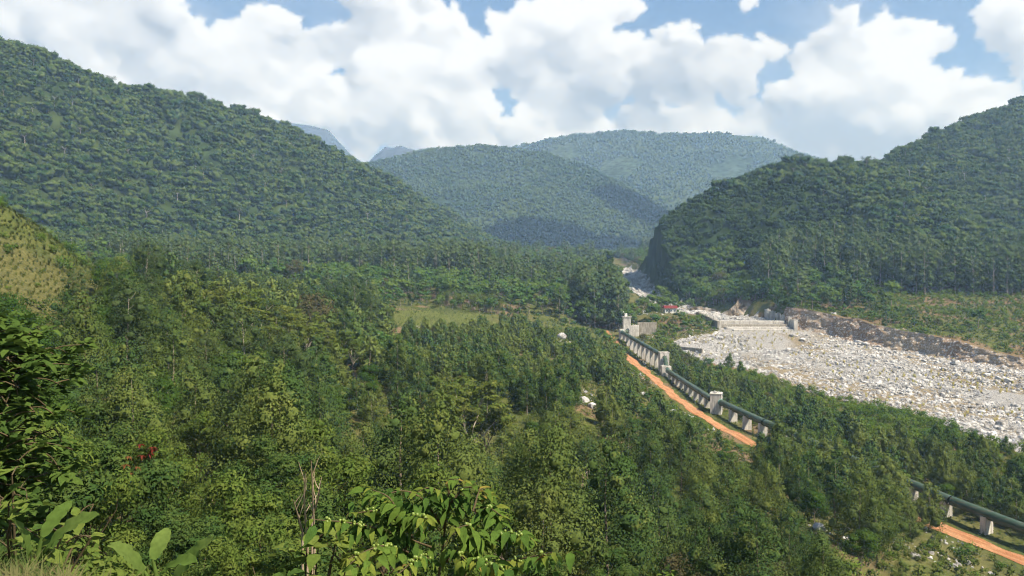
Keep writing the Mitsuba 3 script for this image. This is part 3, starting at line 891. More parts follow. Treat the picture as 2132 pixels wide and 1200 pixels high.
def group(key, smooth=False, **parts):
    """A plant or stone built once; each part is (mesh, bsdf)."""
    g = {'type': 'shapegroup'}
    for name, (mesh, bsdf) in parts.items():
        if isinstance(mesh, tuple) and len(mesh) == 3:
            g[name] = {'type': 'ply', 'filename': meshkit.write_ply(mesh[:2], normals=mesh[2]), 'face_normals': False, 'bsdf': {'type': 'ref', 'id': bsdf}}
        else:
            g[name] = mikit.ply(mesh, bsdf, smooth=smooth)
    scene[key] = g
    GROUPS[key] = len(parts)
    return key


COUNT = {}


def numbered(name):
    k = COUNT.get(name, 0)
    COUNT[name] = k + 1
    return name if k == 0 else f'{name}_{k:03d}'


def copy_of(name, g, m):
    key = numbered(name)
    scene[key] = {'type': 'instance', 'g': {'type': 'ref', 'id': g}, 'to_world': m}
    return key


def stuff(name, gs, ms, label):
    for k, (g, m) in enumerate(zip(gs, ms)):
        scene[f'{name}__{k + 1:05d}'] = {'type': 'instance', 'g': {'type': 'ref', 'id': g}, 'to_world': m}
    tag(name, label, kind='stuff')


def by_area(p, hf, rng, top=2.2):
    """Thin an even set of points so that steep ground carries as many per square metre of slope as flat ground."""
    gx = (hf(p + [4.0, 0]) - hf(p - [4.0, 0])) / 8
    gy = (hf(p + [0, 4.0]) - hf(p - [0, 4.0])) / 8
    return p[rng.random(len(p)) < np.sqrt(1 + gx ** 2 + gy ** 2) / top]


def jitter_grid(x0, x1, y0, y1, s, rng):
    X, Y = np.meshgrid(np.arange(x0, x1, s), np.arange(y0, y1, s * .87), indexing='ij')
    X = X + (np.arange(X.shape[1]) % 2)[None] * s / 2
    p = np.stack([X.ravel(), Y.ravel()], -1)
    return p + rng.uniform(-.38, .38, p.shape) * s


# ---------------------------------------------------------------- the mountain forests
rng = rng_(5)
JUN = [group(f'g_jungle_{k}', crown=(jungle_crown(rng, (3.4, 4.0, 4.6, 5.0, 5.6, 6.4)[k], (90, 110, 140, 160, 190, 230)[k], .78, rng.uniform(.4, .9)), 'leaf_jungle')) for k in range(6)]
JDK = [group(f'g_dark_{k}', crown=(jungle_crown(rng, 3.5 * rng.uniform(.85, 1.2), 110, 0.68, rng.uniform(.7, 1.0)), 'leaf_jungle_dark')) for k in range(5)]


def emergent(rng):
    """A tall flat-topped tree standing over the canopy on a bare pale trunk."""
    lobes, tr = [], [limb([[0, 0, -1], [0, .2, 6], [.2, 0, 9]], [.3, .24, .18], 5)]
    for j in range(7):
        a, q = j * 2.4, rng.uniform(1.5, 5.0)
        e = (q * math.cos(a), q * math.sin(a), 11 + rng.uniform(-1, 1.2))
        tr.append(bough([.2, 0, 8.4], e, .12, .05, rng, 3))
        lobes.append((*e, rng.uniform(1.8, 2.8), rng.uniform(.9, 1.4)))
    return join(tr), crown(lobes, 240, 0.8, .6, rng, .6, .1, (.6, 1.1), .6, core=.3)


EME = []
for k in range(3):
    t_, c_ = emergent(rng)
    EME.append(group(f'g_emergent_{k}', trunk=(t_, 'pale_bark'), crown=(c_, 'leaf_jungle')))
FARG = [group(f'g_far_{k}', crown=(jungle_crown(rng, 5.2 * rng.uniform(.8, 1.2), 30, 1.7, .8, few=3), 'leaf_far')) for k in range(4)]


def forest(name, label, p, groups, probs, rng, smin, smax_, hf=None, margin=8.0):
    z = hf(p) if hf else terrain(p)
    q = np.c_[p, z + 6]
    ok = framed(q, 40)
    q = q[ok]
    if hf is None:
        q = q[seen(q, margin)]
    k = rng.choice(len(groups), len(q), p=np.array(probs) / np.sum(probs))
    s = smin + (smax_ - smin) * rng.uniform(0, 1, len(q)) ** 2.0
    s = np.where(np.char.startswith(np.array(groups)[k], 'g_emerg'), s * .62, s)
    stuff(name, [groups[i] for i in k], [placed(a, b, c - 6.3 + j, t, r) for (a, b, c), t, r, j in zip(q, s, rng.uniform(0, 6.28, len(q)), rng.uniform(-1.5, 2.2, len(q)) * smin)], label)
    return len(q)


def before(p, crest, pad):
    """On the valley side of a crest line."""
    b = p[:, 0] / p[:, 1]
    return p[:, 1] < np.interp(b, crest[:, 0] / crest[:, 1], crest[:, 1]) + pad


def which_at(p):
    return terrain(p, True)[1]


p = by_area(jitter_grid(-620, 40, 300, 1420, 4.15, rng), height, rng)
p = p[np.hypot(p[:, 0], p[:, 1]) > 330]
p = p[(which_at(p) == 1)]
p = p[before(p, LEFT_RIDGE, 16)]
n1 = forest('forest', 'dense mixed rainforest covering the steep left mountain', p, JUN + JDK + EME, [3, 3, 3, 3, 3, 3, .8, .8, .8, .8, .8, .2, .2, .2], rng, .6, 1.5)
p = by_area(jitter_grid(60, 800, 440, 1100, 3.5, rng), height, rng)
p = p[which_at(p) == 2]
p = p[before(p, RIGHT_RIDGE, 18) & (in_river(p) < -3)]
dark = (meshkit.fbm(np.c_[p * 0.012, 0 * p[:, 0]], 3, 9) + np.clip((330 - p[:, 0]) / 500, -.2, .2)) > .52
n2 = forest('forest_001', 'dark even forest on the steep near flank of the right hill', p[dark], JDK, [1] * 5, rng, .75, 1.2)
n3 = forest('forest_002', 'mixed rainforest on the upper right hill and the mountain behind it', p[~dark], JUN + JDK + EME, [3, 3, 3, 3, 3, 3, 1, 1, 1, 1, 1, .2, .2, .2], rng, .55, 1.45)
mid_h = lambda q: range_height(q, *MIDA)
far_h = lambda q: range_height(q, *FARA)
p = by_area(jitter_grid(-700, 750, 1230, 2150, 6.2, rng), mid_h, rng)
zz = mid_h(p)
p = p[(zz > -5) & before(p, MID[0], 18)]
n4 = forest('forest_003', 'rainforest over the whole middle mountain at the head of the valley', p, FARG, [1] * 4, rng, .7, 1.35, mid_h)
p = jitter_grid(-100, 1500, 2000, 3000, 15, rng)
zz = far_h(p)
p = p[(zz > 40) & before(p, FARM[0], 25) & (meshkit.fbm(np.c_[p * .006, 0 * p[:, 0]], 3, 4) > .36)]
n5 = forest('forest_004', 'thinner forest with pale clearings on the far blue mountain', p, FARG, [1] * 4, rng, .9, 1.9, far_h)
p = jitter_grid(-260, 420, 960, 1560, 8.0, rng)
p = p[which_at(p) == 0]
n6 = forest('forest_005', 'forest across the flat valley head in front of the middle mountain', p, JUN + JDK, [2] * 6 + [1] * 5, rng, .8, 1.6, None, 25.0)
p = jitter_grid(100, 420, 470, 700, 6.0, rng)
p = p[(which_at(p) == 0) & (in_river(p) < -5)]
_l = np.interp(pix(np.c_[p, height(p)])[:, 0], [1340, 1450, 1560, 1640, 1750, 1850, 1950, 2050, 2140], [618, 618, 622, 590, 572, 590, 612, 625, 600])
p = p[pix(np.c_[p, height(p)])[:, 1] < _l]
n7 = forest('forest_006', 'rainforest at the foot of the right hill behind the tall eucalyptus', p, JUN + JDK, [1.5] * 6 + [1] * 5, rng, .7, 1.4, None, 25.0)
print('forests', n6, n7, n1, n2, n3, n4, n5)


# ---------------------------------------------------------------- the valley's trees and shrubs
rng = rng_(11)


def tree_groups(prefix, make, count, bsdf, trunk, seed, **kw):
    out = []
    for k in range(count):
        t, c = make(rng_(seed + k), **kw)
        out.append(group(f'g_{prefix}_{k}', trunk=(t, trunk), crown=(c, bsdf)))
    return out


YG_C = tree_groups('young_close', young_gum, 4, 'leaf_young_gum', 'bark', 90, h=9.5, n=6800, leaf=0.18, core=.4)
YG_N = tree_groups('young_near', young_gum, 6, 'leaf_young_gum', 'bark', 100, h=8.0, n=2700, leaf=0.25)
YG_F = tree_groups('young_far', young_gum, 5, 'leaf_young_gum_far', 'bark', 120, n=700, leaf=0.40)
TG_N = tree_groups('tall_near', tall_gum, 5, 'leaf_tall_gum', 'pale_bark', 140, h=18.0, n=5000, leaf=0.30, core=.45)
TG_F = tree_groups('tall_far', tall_gum, 7, 'leaf_tall_gum_far', 'pale_bark', 160, h=22.0, n=1000, leaf=0.66, bare=.16)
UM = tree_groups('umbrella', umbrella_tree, 4, 'leaf_umbrella', 'pale_bark', 180, n=2800, leaf=0.46)
RT_C = tree_groups('round_close', round_tree, 4, 'leaf_broad', 'bark', 190, h=6.0, n=8000, leaf=0.135, core=.45)
RT_N = tree_groups('round_near', round_tree, 5, 'leaf_broad', 'bark', 200, h=8.0, n=3400, leaf=0.26)
RT_F = tree_groups('round_far', round_tree, 6, 'leaf_broad_far', 'bark', 220, h=9.0, n=410, leaf=0.56)
BR = tree_groups('brown', round_tree, 2, 'leaf_brown', 'bark', 240, h=7.0, n=1300, leaf=0.34, core=0)
BU = [group(f'g_bush_{k}', crown=(bush(rng_(260 + k), 2.2, 300, .25), 'leaf_shrub')) for k in range(5)]
UN = [group(f'g_under_{k}', crown=(bush(rng_(280 + k), 1.3, 64, .33, 0), 'leaf_under')) for k in range(5)]
TU = [group(f'g_tuft_{k}', blade=(tuft(rng_(300 + k), 0.7, 16, .05), 'leaf_grass')) for k in range(4)]

# what must stay open to view from the path: the pipe, the track, the works, the field and the riverbed
VIS = [interp_poly(PIPE, s) + [0, 0, o] for s in np.linspace(1, 175, 60) for o in (-1.8, 0.6)]
_rs = np.linspace(0, 1, 400)
_r3 = densify(ROAD, 1.5)
_rp = pix(_r3)
VIS += [q for q, u in zip(_r3, _rp) if 1308 < u[0] < 1556 or (1240 < u[0] < 1285 and q[1] > 372) or 1965 < u[0] < 2130]
_p3 = densify(PIPE, 1.0)
VIS += [q + [0, 0, o] for q, u in zip(_p3, pix(_p3)) for o in (-.5, .5) if 1888 < u[0] < 1908 or 1990 < u[0] < 2130]
VIS += [at(a, b, d) for a, b, d in [(1305, 655, 372), (1320, 680, 372), (1330, 690, 370), (1390, 650, 430), (1405, 655, 430), (1340, 647, 425), (1450, 690, 370), (1480, 665, 400), (1500, 675, 380), (1560, 680, 380), (1620, 670, 380),
        (830, 690, 300), (870, 686, 302), (900, 670, 310), (950, 668, 315), (980, 660, 335), (840, 665, 318), (820, 680, 305), (1215, 832, 160), (1228, 838, 160), (970, 785, 150), (975, 800, 146), (1075, 868, 130), (1060, 862, 132), (1095, 878, 128),
        (1165, 690, 300), (1180, 705, 295), (1150, 680, 305), (1170, 715, 290), (1240, 790, 180), (1230, 770, 190), (1340, 815, 215), (1400, 850, 190), (1280, 735, 250), (1270, 720, 270), (1705, 1100, 100), (1700, 1070, 102), (1965, 968, 150), (1930, 960, 160), (2010, 1150, 112), (2060, 1170, 112), (1910, 1180, 104), (1835, 1190, 104)]]
lb = densify(np.c_[LBANK, 0 * LBANK[:, 0]], 6)
lb[:, 2] = height(lb[:, :2])
VIS += [q + [3.0, 0, 0.6] for q in lb if 175 < q[1] < 365]
VIS += [at(a, b, d) for a, b, d in [(1340, 612, 560), (1332, 603, 590), (1328, 596, 640), (1318, 588, 680), (1330, 582, 700), (1312, 578, 730), (1330, 575, 760), (1316, 570, 790)]]
for _d in range(556, 812, 14):
    _xa, _xb = np.interp(_d, LBANK[:, 1], LBANK[:, 0]) + 2, np.interp(_d, RBANK[:, 1], RBANK[:, 0]) - 1
    for _x in np.linspace(_xa, _xb, 6):
        if 1298 < 1066 + F * _x / _d < 1346:
            VIS.append(np.array([_x, _d, float(height(np.array([_x, _d]))) + .3]))
VIS += [at(a, b, 437) for a, b in [(1530, 640), (1545, 630), (1556, 620), (1568, 635), (1548, 648), (1575, 645), (1450, 648), (1470, 645)]]
VIS += [at(a, b, 140) for a, b in [(30, 450), (60, 480), (100, 505), (150, 545), (185, 575), (60, 540), (20, 500), (120, 560), (90, 590), (10, 560)]]
VIS = np.array(VIS)


def clear_of_view(x, y, z, h, r):
    """True where a tree of this size leaves the open places in sight."""
    m = VIS[:, 1] > y + 4
    if not m.any():
        return True
    t = y / VIS[m, 1]
    return not ((np.abs(VIS[m, 0] * t - x) < r * .8) & (VIS[m, 2] * t < z + h * .97) & (VIS[m, 2] * t > z - 1)).any()


road_xy, pipe_xy = ROAD[:, :2], PIPE[:, :2]


def free(p, pad=0.0):
    """Ground on which plants may stand: not the track, the pipe's strip, the riverbed or the terrace of the works."""
    ok = (poly_dist(p, ROAD)[0] > 3.3 + pad) & (poly_dist(p, PIPE)[0] > 3.6 + pad) & (in_river(p) < -0.5 - pad)
    ok &= ~((p[:, 0] > 46) & (p[:, 0] < 100) & (p[:, 1] > 362) & (p[:, 1] < 386) & (p[:, 0] < 66 + pad))
    ok &= ~((p[:, 0] > 66) & (p[:, 0] < 97) & (p[:, 1] > 405) & (p[:, 1] < 436))
    return ok


def in_field(p):
    return (((p[:, 0] + 29) / 25) ** 2 + ((p[:, 1] - 322) / 34) ** 2) < 1


def hill_slope(p):
    """The open grassy hillside at the left."""
    return (p[:, 0] < -62) & (p[:, 1] > 92) & (p[:, 1] < 190) & (height(p) > -3.5)


PLANTS = []     # (name, group list near, far, label group, x, y, h, radius, reference height)


def plant(kind, zone, g, x, y, h, ref, rel=0.28, force=False, z=None):
    ref = 9.5 if g.startswith('g_young_close') else 8.0 if g.startswith('g_young_near') else 8.0 if g.startswith('g_round_near') else 6.0 if g.startswith('g_round_close') else ref
    z = float(height(np.array([x, y]))) if z is None else z
    q = np.array([[x, y, z + h]])
    if not force:
        if not framed(q, 50)[0] or not clear_of_view(x, y, z, h, rel * h):
            return False
    PLANTS.append((kind, zone, g, x, y, z, h, ref))
    return True


# --- single trees that stand out
S = []


def single(kind, g, px, d, top, ref, label):
    x = (px - 1066) / F * d
    h = (600 - top) / F * d - float(height(np.array([x, d])))
    S.append((kind, g, x, d, float(height(np.array([x, d]))), h, ref, label))


single('eucalyptus_tree', TG_N[0], 302, 150, 500, 18, 'tallest pale trunked eucalyptus rising at left above the grassy hillside foot')
single('eucalyptus_tree', TG_N[1], 742, 228, 580, 18, 'big dark many headed eucalyptus alone left of the grassy field')
single('eucalyptus_tree', TG_N[2], 404, 165, 540, 18, 'slim eucalyptus with sparse yellowish top right of the tallest one')
single('eucalyptus_tree', TG_N[3], 150, 104, 562, 18, 'double headed eucalyptus standing before the grassy hillside')
single('broadleaf_tree', RT_N[0], 335, 140, 580, 8, 'large dense round tree below the tallest eucalyptus')
single('broadleaf_tree', RT_N[1], 236, 124, 582, 8, 'dark round tree at the right foot of the grassy hillside')
single('broadleaf_tree', RT_F[0], 2037, 350, 637, 9, 'lone dark round tree on the terrace right of the riverbed')
single('broadleaf_tree', RT_F[1], 2018, 338, 662, 9, 'small dark bushy tree just below the lone round tree on the terrace')
single('broadleaf_tree', BR[0], 655, 190, 600, 7, 'thin brownish half bare tree behind the umbrella shaped trees')
used_xy = []
for kind, g, x, y, z, h, ref, label in S:
    key = copy_of(kind, g, placed(x, y, z, h / ref, rng.uniform(0, 6.28)))
    tag(key, label, 'tree')
    used_xy.append((x, y))

# --- spreading umbrella shaped trees in the left middle ground
for px, d, h in [(455, 150, 13), (500, 146, 13.5), (548, 152, 14), (590, 158, 13), (630, 150, 11.5), (668, 160, 11), (520, 132, 11), (700, 152, 9.5), (735, 156, 9), (585, 140, 10.5), (470, 165, 13), (640, 168, 12), (420, 158, 12), (690, 138, 8), (765, 160, 8), (545, 170, 13)]:
    plant('umbrella_tree', 'um', UM[rng.integers(4)], (px - 1066) / F * d, d, h, 12, force=True)
# two fan-leaved trees standing in the plantation
for px, d, h in [(980, 104, 12), (952, 110, 11), (1012, 107, 10)]:
    plant('umbrella_tree', 'um2', UM[rng.integers(4)], (px - 1066) / F * d, d, h, 12, force=True)

# --- tall eucalyptus stands
p = jitter_grid(-235, -10, 488, 548, 8.2, rng)
for x, y in p:
    u = 1066 + F * x / y
    if 330 < u < 1012:
        plant('eucalyptus_tree', 'row', TG_F[rng.integers(6)], x, y, rng.uniform(19, 27) * (0.8 if u < 450 else 1), 22, .2)
p = jitter_grid(-260, -130, 380, 480, 9.0, rng)
for x, y in p:
    u = 1066 + F * x / y
    if 190 < u < 560:
        plant('eucalyptus_tree', 'row2', TG_F[rng.integers(6)], x, y, rng.uniform(13, 20), 22, .2)
p = jitter_grid(30, 64, 394, 446, 4.6, rng)
for x, y in p:
    u = 1066 + F * x / y
    if 1208 < u < 1318:
        plant('eucalyptus_tree', 'grove', TG_F[rng.integers(6)], x, y, rng.uniform(20, 26), 22, .16)
p = jitter_grid(-12, 50, 440, 540, 8.5, rng)
for x, y in p:
    if rng.random() < .62:
        plant('eucalyptus_tree', 'midgrove', TG_F[rng.integers(6)], x, y, rng.uniform(12, 19), 22, .2)
p = jitter_grid(135, 330, 440, 540, 8.0, rng)
_, _w = terrain(p, True)
_u = pix(np.c_[p, height(p)])
_line = np.interp(_u[:, 0], [1560, 1640, 1750, 1850, 1950, 2050, 2140], [640, 600, 590, 606, 628, 642, 618])
for (x, y), u, l in zip(p, _u, _line):
    if 1590 < u[0] < 2180 and l - 62 < u[1] < l and in_river(np.array([[x, y]]))[0] < -4:
        plant('eucalyptus_tree', 'bench', TG_F[rng.integers(6)], x, y, rng.uniform(20, 28), 22, .18)

# --- forest between the river and the left mountain
p = jitter_grid(-230, 190, 330, 980, 8.4, rng)
_, _w = terrain(p, True)
p = p[(_w == 0) & free(p, 2) & ~in_field(p)]
u_ = 1066 + F * p[:, 0] / p[:, 1]
p = p[~((u_ > 330) & (u_ < 1012) & (p[:, 1] > 484) & (p[:, 1] < 552))]
p = p[seen(np.c_[p, height(p) + 11], 1)]
WOOD = []
for x, y in p:
    u = 1066 + F * x / y
    if y < 400 and -6 < x < 62 and rng.random() < .45:
        continue
    h = rng.uniform(8, 15) if y > 380 else rng.uniform(5, 9)
    if y < 380 and x > -8:
        h *= .62
    g = RT_F[rng.integers(5)] if rng.random() < .86 else (TG_F[rng.integers(6)] if rng.random() < .6 else BR[rng.integers(2)])
    plant('broadleaf_tree', 'valley', g, x, y, h if g not in TG_F else h * 1.6, 22 if g in TG_F else (7 if g in BR else 9), .34)
for k in range(4):
    t_, c_ = bamboo_clump(rng_(400 + k), 9.5)
    group(f'g_bamboo_{k}', cane=(t_, 'bark'), foliage=(c_, 'leaf_bamboo'))
for j, (px, d) in enumerate([(955, 366), (985, 362), (1012, 365), (1035, 368), (930, 372)]):
    plant('bamboo_clump', 'bamboo', f'g_bamboo_{j % 4}', (px - 1066) / F * d, d, 9.5 + j % 3, 9.5, force=True)

# --- the young plantation and the mixed wood on the near slope
p = np.vstack([jitter_grid(-95, 82, 34, 165, 5.0, rng), jitter_grid(-95, 82, 165, 330, 4.2, rng)])
p = p[free(p) & ~in_field(p) & ~hill_slope(p)]
clear = [(-9, 148, 2.4, 11), (-9.5, 156, 2.0, 6), (1, 130, 6.5, 3.5), (14.5, 160, 3.5, 4), (17, 182, 5, 12), (-16.5, 44, 4.0, 4.5), (20, 298, 14, 12), (39, 101, 3, 2.5), (60, 108, 12, 4)]
for x, y in p:
    if any(((x - a) / c) ** 2 + ((y - b) / e) ** 2 < 1 for a, b, c, e in clear) or y < 34 + max(0, x) * .25:
        continue
    if any((x - a) ** 2 + (y - b) ** 2 < 9 for a, b in used_xy):
        continue
    left = x < -18 + (y - 60) * -.09
    r = rng.random()
    near = y < 150
    if left:
        if rng.random() < .14:
            continue
        if -62 < x < -24 and 128 < y < 172 and rng.random() < .75:
            continue
        if r < .40:
            plant('eucalyptus_tree', 'left', (YG_C[rng.integers(4)] if y < 112 else YG_N[rng.integers(6)] if near else YG_F[rng.integers(5)]), x, y, rng.uniform(7.5, 13.0) if y > 55 else rng.uniform(6, 9), 6.5, .26)
        elif r < .58:
            plant('eucalyptus_tree', 'lefttall', TG_N[rng.integers(5)], x, y, rng.uniform(8, 13), 18, .22)
        elif r < .90:
            plant('broadleaf_tree', 'left', (RT_C[rng.integers(4)] if y < 90 else (RT_N if near else RT_F)[rng.integers(5)]), x, y, rng.uniform(4.5, 8.5), 6 if y < 90 else 8 if near else 9, .36)
        else:
            y > 90 and plant('broadleaf_tree', 'brown', BR[rng.integers(2)], x, y, rng.uniform(4, 7), 7, .36)
    else:
        if rng.random() < .12:
            continue
        tall = 1.0 if y < 150 else 0.72
        if r < .66:
            ok = plant('eucalyptus_tree', 'young', (YG_C[rng.integers(4)] if y < 112 else YG_N[rng.integers(6)] if near else YG_F[rng.integers(5)]), x, y, (5.2 + 5.6 * rng.random() ** 1.3) * tall, 6.5, .3)
            if not ok:
                plant('shrub', 'shrub', BU[rng.integers(5)], x, y, rng.uniform(1.0, 2.0), 2.2, .5)
        elif r < .80:
            plant('broadleaf_tree', 'slope', (RT_N if near else RT_F)[rng.integers(5)], x, y, rng.uniform(3.5, 6.5) * tall, 8 if near else 9, .36) or plant('shrub', 'shrub', BU[rng.integers(5)], x, y, rng.uniform(1.0, 2.0), 2.2, .5)
        elif r < .84:
            plant('broadleaf_tree', 'brown', BR[rng.integers(2)], x, y, rng.uniform(3, 4.5), 7, .36)
        else:
            plant('shrub', 'shrub', BU[rng.integers(5)], x, y, rng.uniform(1.4, 3.0), 2.2, .5)

# --- bright thicket between the pipe and the riverbed, young trees below it, scrub on the terrace
p = jitter_grid(56, 130, 100, 330, 2.9, rng)
p = p[free(p) & (poly_dist(p, PIPE)[2] < 99)]
for x, y in p:
    px_ = np.interp(-y, -PIPE[:, 1], PIPE[:, 0])
    if x < px_ + 3:
        continue
    if y > 292 and rng.random() < .6:
        continue
    if y < 178 and x > px_ + 10 and rng.random() < .5 or (y < 150 and rng.random() < .45):
        plant('eucalyptus_tree', 'bank', YG_N[rng.integers(5)], x, y, rng.uniform(4, 7.5), 6.5, .24) or plant('shrub', 'bank', BU[rng.integers(5)], x, y, rng.uniform(1.0, 1.8), 2.2, .5)
    elif rng.random() < .84:
        plant('shrub', 'bank', BU[rng.integers(5)], x, y, rng.uniform(1.3, 3.4) * (1 if x - px_ > 6 else .6), 2.2, .45)
p = jitter_grid(58, 99, 340, 404, 3.4, rng)
p = p[free(p)]
for x, y in p:
    if rng.random() < .62:
        plant('shrub', 'works', BU[rng.integers(5)], x, y, rng.uniform(1.2, 3.4), 2.2, .45)
for px, d, h in [(1278, 318, 7), (1290, 312, 6), (1300, 322, 4.5), (1262, 330, 8), (1288, 335, 4), (1300, 345, 3.2), (1272, 345, 6), (1255, 350, 7), (1296, 300, 5.5), (1308, 330, 3), (1244, 362, 6)]:
    plant('broadleaf_tree', 'track', RT_F[rng.integers(6)], (px - 1066) / F * d, d, h, 9, .36, force=True)
for px, d, h in [(1395, 372, 6.5), (1425, 376, 6.0), (1440, 380, 5.5), (1410, 368, 5.5), (1455, 384, 4.5), (1340, 448, 9), (1352, 452, 10), (1366, 455, 9), (1378, 455, 8), (1420, 450, 7), (1436, 452, 8), (1330, 440, 8)]:
    plant('broadleaf_tree', 'works', RT_F[rng.integers(5)], (px - 1066) / F * d, d, h, 9, .36, force=True)
p = jitter_grid(128, 330, 290, 500, 4.3, rng)
_, _w = terrain(p, True)
p = p[(in_river(p) < -5) & (poly_dist(p, RBANK)[2] > 0)]
dens = meshkit.fbm(np.c_[p * .03, 0 * p[:, 0]], 3, 17)
for (x, y), q in zip(p, dens):
    if rng.random() < np.clip((q - .34) * 5, .2, .92):
        plant('shrub', 'terrace', BU[rng.integers(5)], x, y, rng.uniform(.9, 3.4), 2.2, .4)
p = jitter_grid(90, 150, 440, 540, 5.0, rng)
p = p[in_river(p) < -3]
for x, y in p:
    plant('broadleaf_tree', 'foot', RT_F[rng.integers(5)], x, y, rng.uniform(5, 12), 9, .36)

for px, d, top in [(1622, 150, 872), (1650, 143, 880), (1684, 150, 884), (1715, 140, 905), (1745, 146, 912), (1780, 134, 925), (1812, 140, 935), (1845, 128, 950), (1868, 132, 972), (1700, 128, 930), (1760, 124, 960), (1640, 132, 915), (1590, 140, 915), (1830, 118, 1000)]:
    x = (px - 1066) / F * d
    g0 = float(height(np.array([x, d])))
    plant('eucalyptus_tree', 'screen', YG_N[rng.integers(6)], x, d, (600 - top) / F * d - g0, 6.5, force=True)

# --- the grassy hillside
p = jitter_grid(-100, -60, 90, 190, 3.6, rng)
p = p[hill_slope(p)]
for x, y in p:
    if rng.random() < .5:
        plant('shrub', 'hillside', BU[rng.integers(5)], x, y, rng.uniform(.6, 2.6), 2.2, .4)

ZONES = {
    ('eucalyptus_tree', 'row'): ('tall eucalyptus in the long dark row below the left mountain', 'tall eucalyptus row below the left mountain'),
    ('eucalyptus_tree', 'row2'): ('eucalyptus left of the long dark row', 'eucalyptus left of the long row'),
    ('eucalyptus_tree', 'grove'): ('tall eucalyptus in the grove left of the intake tower', 'grove of eucalyptus by the intake works'),
    ('eucalyptus_tree', 'midgrove'): ('eucalyptus in the loose stand beyond the field', 'loose eucalyptus stand beyond the field'),
    ('eucalyptus_tree', 'bench'): ('tall eucalyptus along the foot of the right hill', 'eucalyptus stand along the right hill'),
    ('eucalyptus_tree', 'left'): ('bushy young eucalyptus in the mixed wood on the left slope', 'young eucalyptus on the left slope'),
    ('eucalyptus_tree', 'lefttall'): ('slender bare stemmed eucalyptus on the left slope', 'slender eucalyptus on the left slope'),
    ('eucalyptus_tree', 'young'): ('bushy young eucalyptus in the plantation on the slope below the orange track', 'young eucalyptus plantation below the track'),
    ('eucalyptus_tree', 'bank'): ('young eucalyptus between the green pipe and the riverbed', 'young eucalyptus between pipe and riverbed'),
    ('eucalyptus_tree', 'screen'): ('young eucalyptus hiding the pipe at lower right', 'young eucalyptus before the lower pipe'),
    ('broadleaf_tree', 'valley'): ('leafy broadleaf tree in the wood on the valley floor behind the field', 'broadleaf wood on the valley floor'),
    ('broadleaf_tree', 'left'): ('dark round broadleaf tree in the mixed wood on the left slope', 'broadleaf trees on the left slope'),
    ('broadleaf_tree', 'brown'): ('brownish half dry tree on the near slope', 'brownish trees on the near slope'),
    ('broadleaf_tree', 'slope'): ('small round broadleaf tree among the young eucalyptus of the plantation', 'broadleaf trees in the plantation'),
    ('broadleaf_tree', 'works'): ('round leafy tree near the white house and the intake works', 'broadleaf trees round the house and works'),
    ('broadleaf_tree', 'track'): ('leafy tree hiding the upper bend of the orange track', 'leafy trees at the upper bend of the track'),
    ('broadleaf_tree', 'foot'): ('small leafy tree at the right hill foot above the weir', 'small trees at the right hill foot'),
    ('umbrella_tree', 'um'): ('spreading yellow green pale limbed tree left of the field', 'yellow green spreading trees left of the field'),
    ('umbrella_tree', 'um2'): ('spreading fan leaved tree amid the plantation', 'spreading trees in the plantation'),
    ('bamboo_clump', 'bamboo'): ('arching yellow green bamboo at the far edge of the field', 'bamboo behind the field'),
    ('shrub', 'shrub'): ('low leafy shrub among the young eucalyptus of the near slope', 'shrubs in the plantation'),
    ('shrub', 'bank'): ('bright green shrub in the thicket between the green pipe and the riverbed', 'shrubs between pipe and riverbed'),
    ('shrub', 'works'): ('green shrub between the upper pipe and the weir', 'shrubs between the upper pipe and the weir'),
    ('shrub', 'terrace'): ('low dark shrub on the dry terrace right of the riverbed', 'shrubs on the right terrace'),
    ('shrub', 'hillside'): ('low shrub on the open grassy hillside', 'shrubs on the grassy hillside'),
}
CAT = {'eucalyptus_tree': 'tree', 'broadleaf_tree': 'tree', 'umbrella_tree': 'tree', 'bamboo_clump': 'bamboo', 'shrub': 'shrub'}
ORD = 'first second third fourth fifth sixth seventh eighth ninth tenth eleventh twelfth thirteenth fourteenth fifteenth sixteenth seventeenth eighteenth nineteenth twentieth twenty-first twenty-second twenty-third twenty-fourth'.split()
rest, MANY = [], []
for kind in CAT:
    mine = sorted([t for t in PLANTS if t[0] == kind], key=lambda t: -t[6] / t[4])
    print(kind, len(mine))
    zoned = {}
    for t in mine[:290]:
        zoned.setdefault(t[1], []).append(1066 + F * t[3] / t[4])
    for k, (kd, zone, g, x, y, z, h, ref) in enumerate(mine):
        m = placed(x, y, z - .1, h / ref, rng.uniform(0, 6.28), h / ref * rng.uniform(.92, 1.08))
        if k < 290:
            key = copy_of(kind, g, m)
            lab, grp = ZONES[(kind, zone)]
            if len(zoned[zone]) <= 24:
                o = sorted(zoned[zone]).index(1066 + F * x / y)
                tag(key, f'{ORD[o]} from the left: {lab}', CAT[kind])
            else:
                tag(key, lab, CAT[kind], grp)
                MANY.append((key, kind, zone, pix(np.array([x, y, z + h * .6]))))
        else:
            rest.append((g, m))
